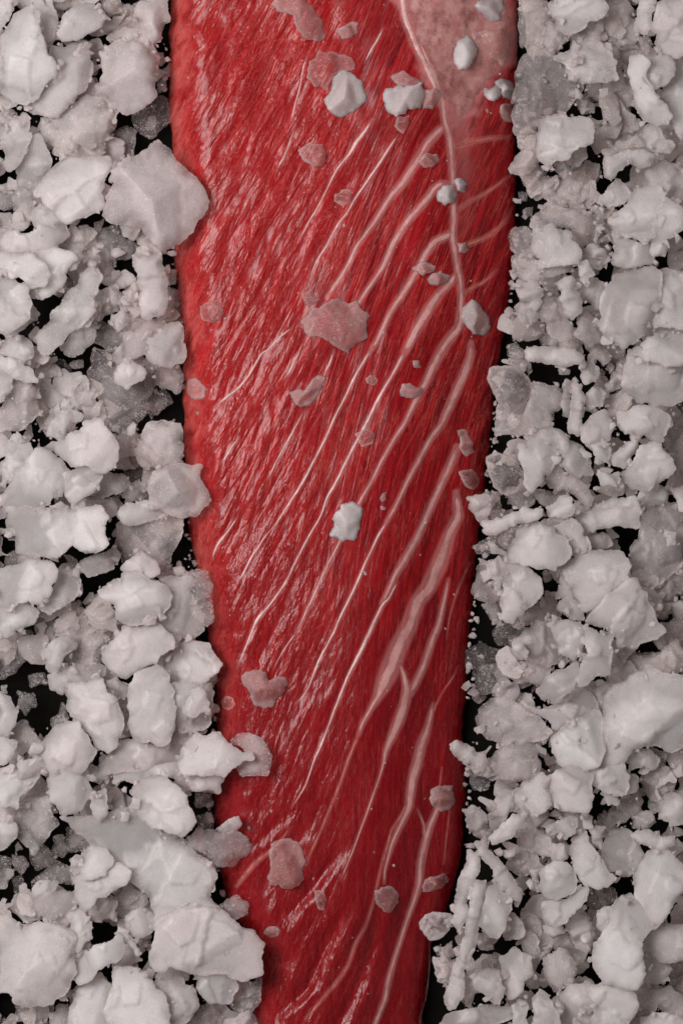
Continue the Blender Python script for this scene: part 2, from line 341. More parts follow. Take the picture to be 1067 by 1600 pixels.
# pink fat patch at the top right
PATCH = [(612,-170),(622,0),(640,60),(668,110),(688,150),(700,168),(716,190),(734,178),(752,150),(772,120),(790,105),(806,95),(808,60),(800,0),(806,-170)]
pa = np.array(PATCH, float)
def inside_dist(x, y, P):
    P = np.asarray(P, float); Q = np.roll(P, -1, 0)
    ins = np.zeros(x.shape, bool); best = np.full(x.shape, 1e9)
    for (x0, y0), (x1, y1) in zip(P, Q):
        c = ((y0 > y) != (y1 > y)) & (x < (x1 - x0) * (y - y0) / (y1 - y0 + 1e-12) + x0); ins ^= c
        dx, dy = x1 - x0, y1 - y0
        t = np.clip(((x - x0) * dx + (y - y0) * dy) / (dx * dx + dy * dy + 1e-9), 0, 1)
        best = np.minimum(best, np.hypot(x - x0 - t * dx, y - y0 - t * dy))
    return np.where(ins, best, -best)
pd = inside_dist(GX, GY, PATCH)
memb = sstep(-16, 8, pd + 12 * fbm(GX / 22, GY / 22, 41)) * 0.7
tail = (1 - sstep(0, 46, np.abs(GX - (716 + (GY - 180) * 0.02)) - 4)) * (1 - sstep(150, 430, GY)) * sstep(100, 190, GY)
memb = np.maximum(memb, tail * 0.4 * (0.8 + 0.5 * fbm(GX / 14, GY / 40, 43)) * sstep(-6, 8, GX - 700))
edge = (1 - sstep(6, 40, dl + 12 * fbm(GX / 25, GY / 25, 51))) * (1 - 0.5 * sstep(900, 1300, GY))
PXW, PYW, PZW = to_world(GX, GY, GZ)
def zf(x, y):                                    # fillet surface height (px units)
    x = np.asarray(x, float); y = np.asarray(y, float)
    r = np.clip((y - Y0) / (Y1 - Y0) * (ny - 1), 0, ny - 1.001); r0 = r.astype(int); fr = r - r0
    u = np.clip((x - np.interp(y, ys, Lx)) / (np.interp(y, ys, Rx) - np.interp(y, ys, Lx)), 0, 1)
    c = np.interp(u, us, np.arange(nx)); c = np.clip(c, 0, nx - 1.001); c0 = c.astype(int); fc = c - c0
    return (GZ[r0, c0] * (1 - fc) + GZ[r0, c0 + 1] * fc) * (1 - fr) + (GZ[r0 + 1, c0] * (1 - fc) + GZ[r0 + 1, c0 + 1] * fc) * fr

fillet = bpy.data.objects.new('fish_fillet', None); col.objects.link(fillet)
fillet['label'] = 'long raw red fish fillet with pale fat seams lying in crushed ice'
fillet['category'] = 'fish fillet'
idx = np.arange(ny * nx).reshape(ny, nx)
F = np.stack([idx[:-1, :-1], idx[1:, :-1], idx[1:, 1:], idx[:-1, 1:]], -1).reshape(-1, 4)
V = np.stack([PXW.ravel(), PYW.ravel(), PZW.ravel()], 1)
# underside
ub = np.array([idx[:, 0], idx[:, -1]]).T
F = np.concatenate([F, np.stack([ub[:-1, 0], ub[:-1, 1], ub[1:, 1], ub[1:, 0]], -1)])
mask = np.stack([fat.ravel(), left.ravel(), edge.ravel(), memb.ravel()], 1)
fibre = np.stack([across.ravel(), GY.ravel(), sacross.ravel()], 1)
mesh_obj('flesh', V, F, M_flesh, fillet, attrs={'mask': ('FLOAT_COLOR', mask), 'fibre': ('FLOAT_VECTOR', fibre)})

def spline(P, step):
    P = np.array(P, float); Q = np.vstack([2 * P[0] - P[1], P, 2 * P[-1] - P[-2]]); out = []
    for k in range(1, len(Q) - 2):
        a, b, c, d = Q[k - 1:k + 3]; m = max(2, int(np.hypot(*(c - b)[:2]) / step))
        for t in np.arange(m) / m:
            out.append(0.5 * (2 * b + (c - a) * t + (2 * a - 5 * b + 4 * c - d) * t * t + (3 * b - a - 3 * c + d) * t ** 3))
    out.append(P[-1]); return np.array(out)
for si, (kind, halo, P) in enumerate(SEAMS_AND_GLINTS):
    S = spline(P, 3.0); S[:, 2] *= {'f': 0.58, 'd': 0.6, 'o': 0.65}[kind]; S[:, 2] = np.maximum(S[:, 2], 1.2)
    tg = np.gradient(S[:, :2], axis=0); tg /= np.linalg.norm(tg, axis=1)[:, None] + 1e-9
    nm = np.stack([-tg[:, 1], tg[:, 0]], 1)
    arc = np.arange(len(S)) * 3.0
    wl = S[:, 2] * (0.5 + 0.13 * fbm(arc / 26, arc * 0 + si, 61)); wr = S[:, 2] * (0.5 + 0.13 * fbm(arc / 26, arc * 0 + si, 62))
    wob = 0.3 * fbm(arc / 18, arc * 0 + si * 3.1, 63)
    K = 9; q = np.linspace(-1, 1, K)
    off = np.where(q[None] < 0, q[None] * wl[:, None], q[None] * wr[:, None]) + wob[:, None]
    X = S[:, 0][:, None] + nm[:, 0][:, None] * off; Y = S[:, 1][:, None] + nm[:, 1][:, None] * off
    rise = np.minimum(0.6, 0.35 + S[:, 2] * 0.02) * {'f': 1.0, 'd': 0.4, 'o': 0.4}[kind]
    Z = zf(X, Y) + rise[:, None] * (1.25 * (1 - np.abs(q[None]) ** 2.2) - 0.15) + 0.15 * vnoise(X / 6, Y / 9, 71) * (1 - q[None] ** 2)
    wx, wy, wz = to_world(X, Y, Z)
    ii = np.arange(X.size).reshape(X.shape)
    sf = np.stack([ii[:-1, :-1], ii[:-1, 1:], ii[1:, 1:], ii[1:, :-1]], -1).reshape(-1, 4)
    a = V_ = np.stack([wx.ravel(), wy.ravel(), wz.ravel()], 1)
    p0, p1, p2 = a[sf[:, 0]], a[sf[:, 1]], a[sf[:, 2]]
    if np.cross(p1 - p0, p2 - p0)[:, 2].sum() < 0: sf = sf[:, ::-1]
    ends = np.minimum(1, np.minimum(arc, arc[::-1]) / 14)
    cover = np.clip((1 - np.abs(q[None]) ** 2.5) * ends[:, None] * {'f': 1.0, 'd': 0.95, 'o': 0.7}[kind] * (0.9 + 0.25 * fbm(X / 16, Y / 30, 77)), 0, 1)
    mesh_obj('fat_seam_or_glint', V_, sf, {'f': M_fat, 'd': M_fatdull, 'o': M_orange}[kind], fillet, attrs={'cover': ('FLOAT', cover)})
# the fat patch as a thin sheet grown onto the flesh
pv = np.array(PATCH, float); g = 2.5
gx, gy = np.meshgrid(np.arange(596, 812, g), np.arange(-168, 200, g))
dd = inside_dist(gx, gy, PATCH) + 7 * fbm(gx / 16, gy / 16, 81)
gz = zf(gx, gy) + np.clip(dd / 22, -0.6, 1) * 3.0 + 0.5 * fbm(gx / 12 + gy / 60, gy / 50, 83) - 0.4
ridge, _ = dist_poly(gx, gy, [(628,-20,1),(634,30,1),(652,70,1),(680,130,1),(692,160,1)])
gz += 5.0 * np.exp(-(ridge / 8) ** 2) * (1 + 0.6 * vnoise(gx / 7, gy / 7, 85))
keep = dd > -9
ii = np.arange(gx.size).reshape(gx.shape)
pf = np.stack([ii[:-1, :-1], ii[1:, :-1], ii[1:, 1:], ii[:-1, 1:]], -1).reshape(-1, 4)
pf = pf[keep.ravel()[pf].all(1)]
used, inv = np.unique(pf, return_inverse=True); pf = inv.reshape(-1, 4)
wx, wy, wz = to_world(gx.ravel()[used], gy.ravel()[used], gz.ravel()[used])
mesh_obj('fat_patch', np.stack([wx, wy, wz], 1), pf, M_memb, fillet, attrs={'cover': ('FLOAT', np.clip(sstep(-9, 36, dd) * (0.82 + 0.45 * fbm(gx / 14, gy / 26, 87)), 0, 1).ravel()[used])})

# ------------------------------------------------------------------ ice
def ice_mesh(P, kind, z0, clear, seed, fine=1.0):
    """one piece of ice from its outline (photo px, y down); returns world verts, tris, clear attribute"""
    rng = np.random.default_rng(seed)
    P = np.array(P, float)
    ar = 0.5 * (np.dot(P[:, 0], np.roll(P[:, 1], -1)) - np.dot(P[:, 1], np.roll(P[:, 0], -1)))
    if ar < 0: P = P[::-1]
    A = abs(ar); R = math.sqrt(A / math.pi); c = P.mean(0)
    # outline: rounded a little, then jagged
    B = []
    for k in range(len(P)):                                        # every side breaks once, at a random place
        a, b = P[k], P[(k + 1) % len(P)]; e_ = b - a; l_ = np.hypot(*e_)
        B.append(a)
        if l_ > 14 and kind in 'fwcst': B.append(a + e_ * rng.uniform(0.3, 0.7) + np.array([e_[1], -e_[0]]) * rng.uniform(-0.17, 0.15))
    P = np.array(B); Q = []
    n_ = len(P)
    for k in range(n_):
        a, b, d = P[k - 1], P[k], P[(k + 1) % n_]
        r = 0.07
        Q += [b + (a - b) * r, b * 0.92 + (a * 0.04 + d * 0.04), b + (d - b) * r]
    Q = np.array(Q); seg = np.roll(Q, -1, 0) - Q; ln = np.hypot(*seg.T)
    st = max(1.8, min(3.0, R / 9)) / fine; out = []
    for k in range(len(Q)):
        m = max(1, int(round(ln[k] / st)))
        for t in range(m): out.append(Q[k] + seg[k] * t / m)
    O = np.array(out)
    tn = np.roll(O, -1, 0) - np.roll(O, 1, 0); tn /= np.linalg.norm(tn, axis=1)[:, None] + 1e-9
    no = np.stack([tn[:, 1], -tn[:, 0]], 1)
    ja = {'f': 1.0, 'w': 0.9, 'c': 1.0, 's': 1.1, 'g': 0.7, 't': 0.8}[kind]
    jag = (1.8 * vnoise(O[:, 0] / 14, O[:, 1] / 14, seed) + 1.3 * vnoise(O[:, 0] / 5, O[:, 1] / 5, seed + 1) + 1.0 * vnoise(O[:, 0] / 2.4, O[:, 1] / 2.4, seed + 2)) * ja * min(1, R / 18)
    jag += {'f': 2.8, 'w': 3.2, 'c': 2.0, 's': 1.6, 'g': 1.0, 't': 0.5}[kind] * min(1, R / 18)
    O = O + no * jag[:, None]
    h = max(2.8, min(3.4, R / 7)) / fine
    x0, y0 = O.min(0); x1, y1 = O.max(0)
    gx, gy = np.meshgrid(np.arange(x0, x1, h), np.arange(y0, y1, h * 0.87))
    gx = gx + (np.arange(gx.shape[0]) % 2)[:, None] * h / 2
    I = np.stack([gx.ravel(), gy.ravel()], 1) + rng.uniform(-0.22, 0.22, (gx.size, 2)) * h
    I = I[inside_dist(I[:, 0], I[:, 1], O) > 0.55 * h]
    pts = [Vector(p) for p in O] + [Vector(p) for p in I]
    vs, _, fs, ov, _, _ = delaunay_2d_cdt(pts, [], [list(range(len(O)))], 1, 1e-5)
    X = np.array([v[:] for v in vs]); T = np.array([f for f in fs if len(f) == 3], int)
    d = np.clip(inside_dist(X[:, 0], X[:, 1], O), 0, None)
    # boundary loop of the triangulation
    e = np.concatenate([T[:, [0, 1]], T[:, [1, 2]], T[:, [2, 0]]])
    es = set(map(tuple, e)); bd = np.array([p for p in es if (p[1], p[0]) not in es], int)
    L = (X - c); th0 = rng.uniform(0, 6.28); ax = np.array([math.cos(th0), math.sin(th0)]); along = L @ ax; perp = L @ np.array([-ax[1], ax[0]])
    shape = np.zeros(len(X)); tilt = np.zeros(len(X))
    cov = np.cov((O - c).T); ev, evec = np.linalg.eigh(cov); minor = 2 * math.sqrt(ev[0]); main = evec[:, 1]; sidev = evec[:, 0]
    fn = lambda s, k: fbm(X[:, 0] / s, X[:, 1] / s, seed + k, 2)
    if kind in 'fw':
        t = min(15.0, 5 + R * 0.22)
        prof = np.sqrt(np.clip(1 - (1 - np.clip(d / 2.2, 0, 1)) ** 2, 0, 1))
        top = np.zeros(len(X))
        for k in range(3):                                         # broken, slightly sloping faces
            a = rng.uniform(0, 6.28); sl = rng.uniform(0.12, 0.60); o_ = rng.uniform(-0.05, 0.8) * R
            top = np.minimum(top, -sl * (L @ np.array([math.cos(a), math.sin(a)]) - o_) + 0.5 * fn(9, 20 + k))
        top = np.maximum(top, -t * 1.5)
        shape = t * (0.85 + 0.15 * prof) + top * (0.35 + 0.65 * prof) + 0.2 * fn(5, 5) + 0.8 * fn(24, 6)
        for k in range(int(R / 17)):                               # thinner splinters frozen on top
            w_ = rng.dirichlet(np.ones(len(O))[::6] * 0.12); p0 = w_ @ O[::6]; rr = R * rng.uniform(0.22, 0.6)
            q_ = X - p0; dist = np.full(len(X), -1e9); a0 = rng.uniform(0, 6.28); m_ = rng.integers(4, 7)
            for j in range(m_):
                a = a0 + j * 6.283 / m_ + rng.uniform(-0.35, 0.35); u_ = q_ @ np.array([math.cos(a), math.sin(a)])
                dist = np.maximum(dist, u_ / rng.uniform(0.5, 1.25))
            sl = rng.uniform(-0.12, 0.12, 2)
            shape = shape + (rng.uniform(2.0, 5.0) + q_ @ sl) * sstep(-1.1, 1.1, rr - dist + 1.6 * fn(5, 30 + k)) * prof
        if rng.random() < 0.5:                                     # a broken step across the face
            s = along - rng.uniform(-0.4, 0.5) * R + 6 * fn(14, 9)
            shape = shape - t * rng.uniform(0.25, 0.5) * sstep(-1.5, 1.5, s) * prof
        a1, a2 = rng.uniform(-1, 1, 2) * 0.32
        bend = rng.uniform(-1, 1) * 0.22 * R * (along / R) ** 2
        tilt = a1 * along + a2 * perp + bend; lin = 0.94 * (a1 * along + a2 * perp) + 0.88 * bend
    elif kind == 's':
        t = min(26.0, minor * 0.8)
        q = np.clip(d / (minor * 0.95), 0, 1)
        lean = rng.uniform(-0.55, 0.55); crest = np.clip((L @ sidev) * lean, -0.4 * t, 0.4 * t)          # a bar with a sloping, broken face
        shape = t * (0.78 + 0.22 * sstep(0, 0.35, q)) + crest - 0.35 * t * sstep(-1, 1, L @ main - rng.uniform(-0.6, 0.6) * R + 2 * fn(6, 4)) + 0.5 * fn(5, 5) + 1.0 * fn(13, 6)
        tilt = rng.uniform(-0.12, 0.12) * (L @ main); lin = 0.94 * tilt
    else:
        t = {'c': min(34.0, 0.75 * R + 4), 'g': min(36.0, 0.8 * R + 6), 't': min(30.0, 0.62 * R + 5)}[kind]
        if kind == 't' and clear < 0.45: t = min(40.0, 0.85 * R + 6)
        prof = np.sqrt(np.clip(1 - (1 - np.clip(d / (0.35 * R), 0, 1)) ** 2, 0, 1))
        top = np.full(len(X), t * 1.0)
        for k in range(5):
            a = rng.uniform(0, 6.28); sl = rng.uniform(0.35, 1.3) * t / R
            top = np.minimum(top, t * rng.uniform(0.75, 1.15) - sl * (L @ np.array([math.cos(a), math.sin(a)])))
        top = np.maximum(top, 0.25 * t)
        shape = (0.30 + 0.70 * prof) * top + 0.4 * fn(6, 5) + 0.9 * fn(15, 6)
        tilt = rng.uniform(-0.1, 0.1) * along; lin = 0.94 * tilt
        if kind == 'g': shape -= 9.0 * sstep(0.12, 0.5, vnoise(X[:, 0] / 4.2, X[:, 1] / 4.2, seed + 8)) * sstep(2, 7, d) if fine > 1 else 3.5 * np.clip(fn(5, 8), 0, 1)
    shape = np.maximum(shape, 1.5 if kind == 't' else 4.0)
    lim = min(1.0, 20.0 / (np.abs(tilt).max() + 1e-9))              # a wide piece lies flatter
    tilt = tilt * lim; tlin = lin * lim
    if kind == 't':
        base = zf(X[:, 0], X[:, 1]) - 1.2
        zt = base + shape; zb = base - 0.3
    else:
        zt = z0 + tilt + shape; zb = z0 + tlin
    n2 = len(X)
    # the far side of a piece is a little smaller than its face
    Xb = c + (X - c) * 0.94
    f0 = (CAM + (ZTOP - (z0 if kind != 't' else zt.mean())) * PX) / CAM
    def wv(XY, z): return np.stack([(XY[:, 0] - W / 2) * PX * f0, (H / 2 - XY[:, 1]) * PX * f0, z * PX], 1)
    Vv = np.concatenate([wv(X, zt), wv(Xb, np.minimum(zb, zt - 0.8))])
    bi, binv = np.unique(bd, return_inverse=True); bw = binv.reshape(-1, 2) + 2 * n2; nb_ = len(bi)
    Vv = np.concatenate([Vv, Vv[bi], Vv[bi + n2]])
    Tf = np.concatenate([T[:, ::-1], T + n2, np.stack([bw[:, 0], bw[:, 1], bw[:, 1] + nb_], 1), np.stack([bw[:, 0], bw[:, 1] + nb_, bw[:, 0] + nb_], 1)])
    if kind in 'tg': ca = np.clip(clear - 0.50 * np.exp(-d / 2.6), 0, 1)                  # frosted rims
    else: ca = np.clip(clear + 0.38 * np.exp(-d / (0.16 * R + 2)) * (0.6 + 0.8 * fn(18, 60)), 0, 0.9)   # thin edges let light through
    cb = np.full(n2, 0.97) if kind == 't' else np.minimum(0.95, ca + 0.35)
    return Vv, Tf, np.concatenate([ca, cb, ca[bi], cb[bi]]), A, c

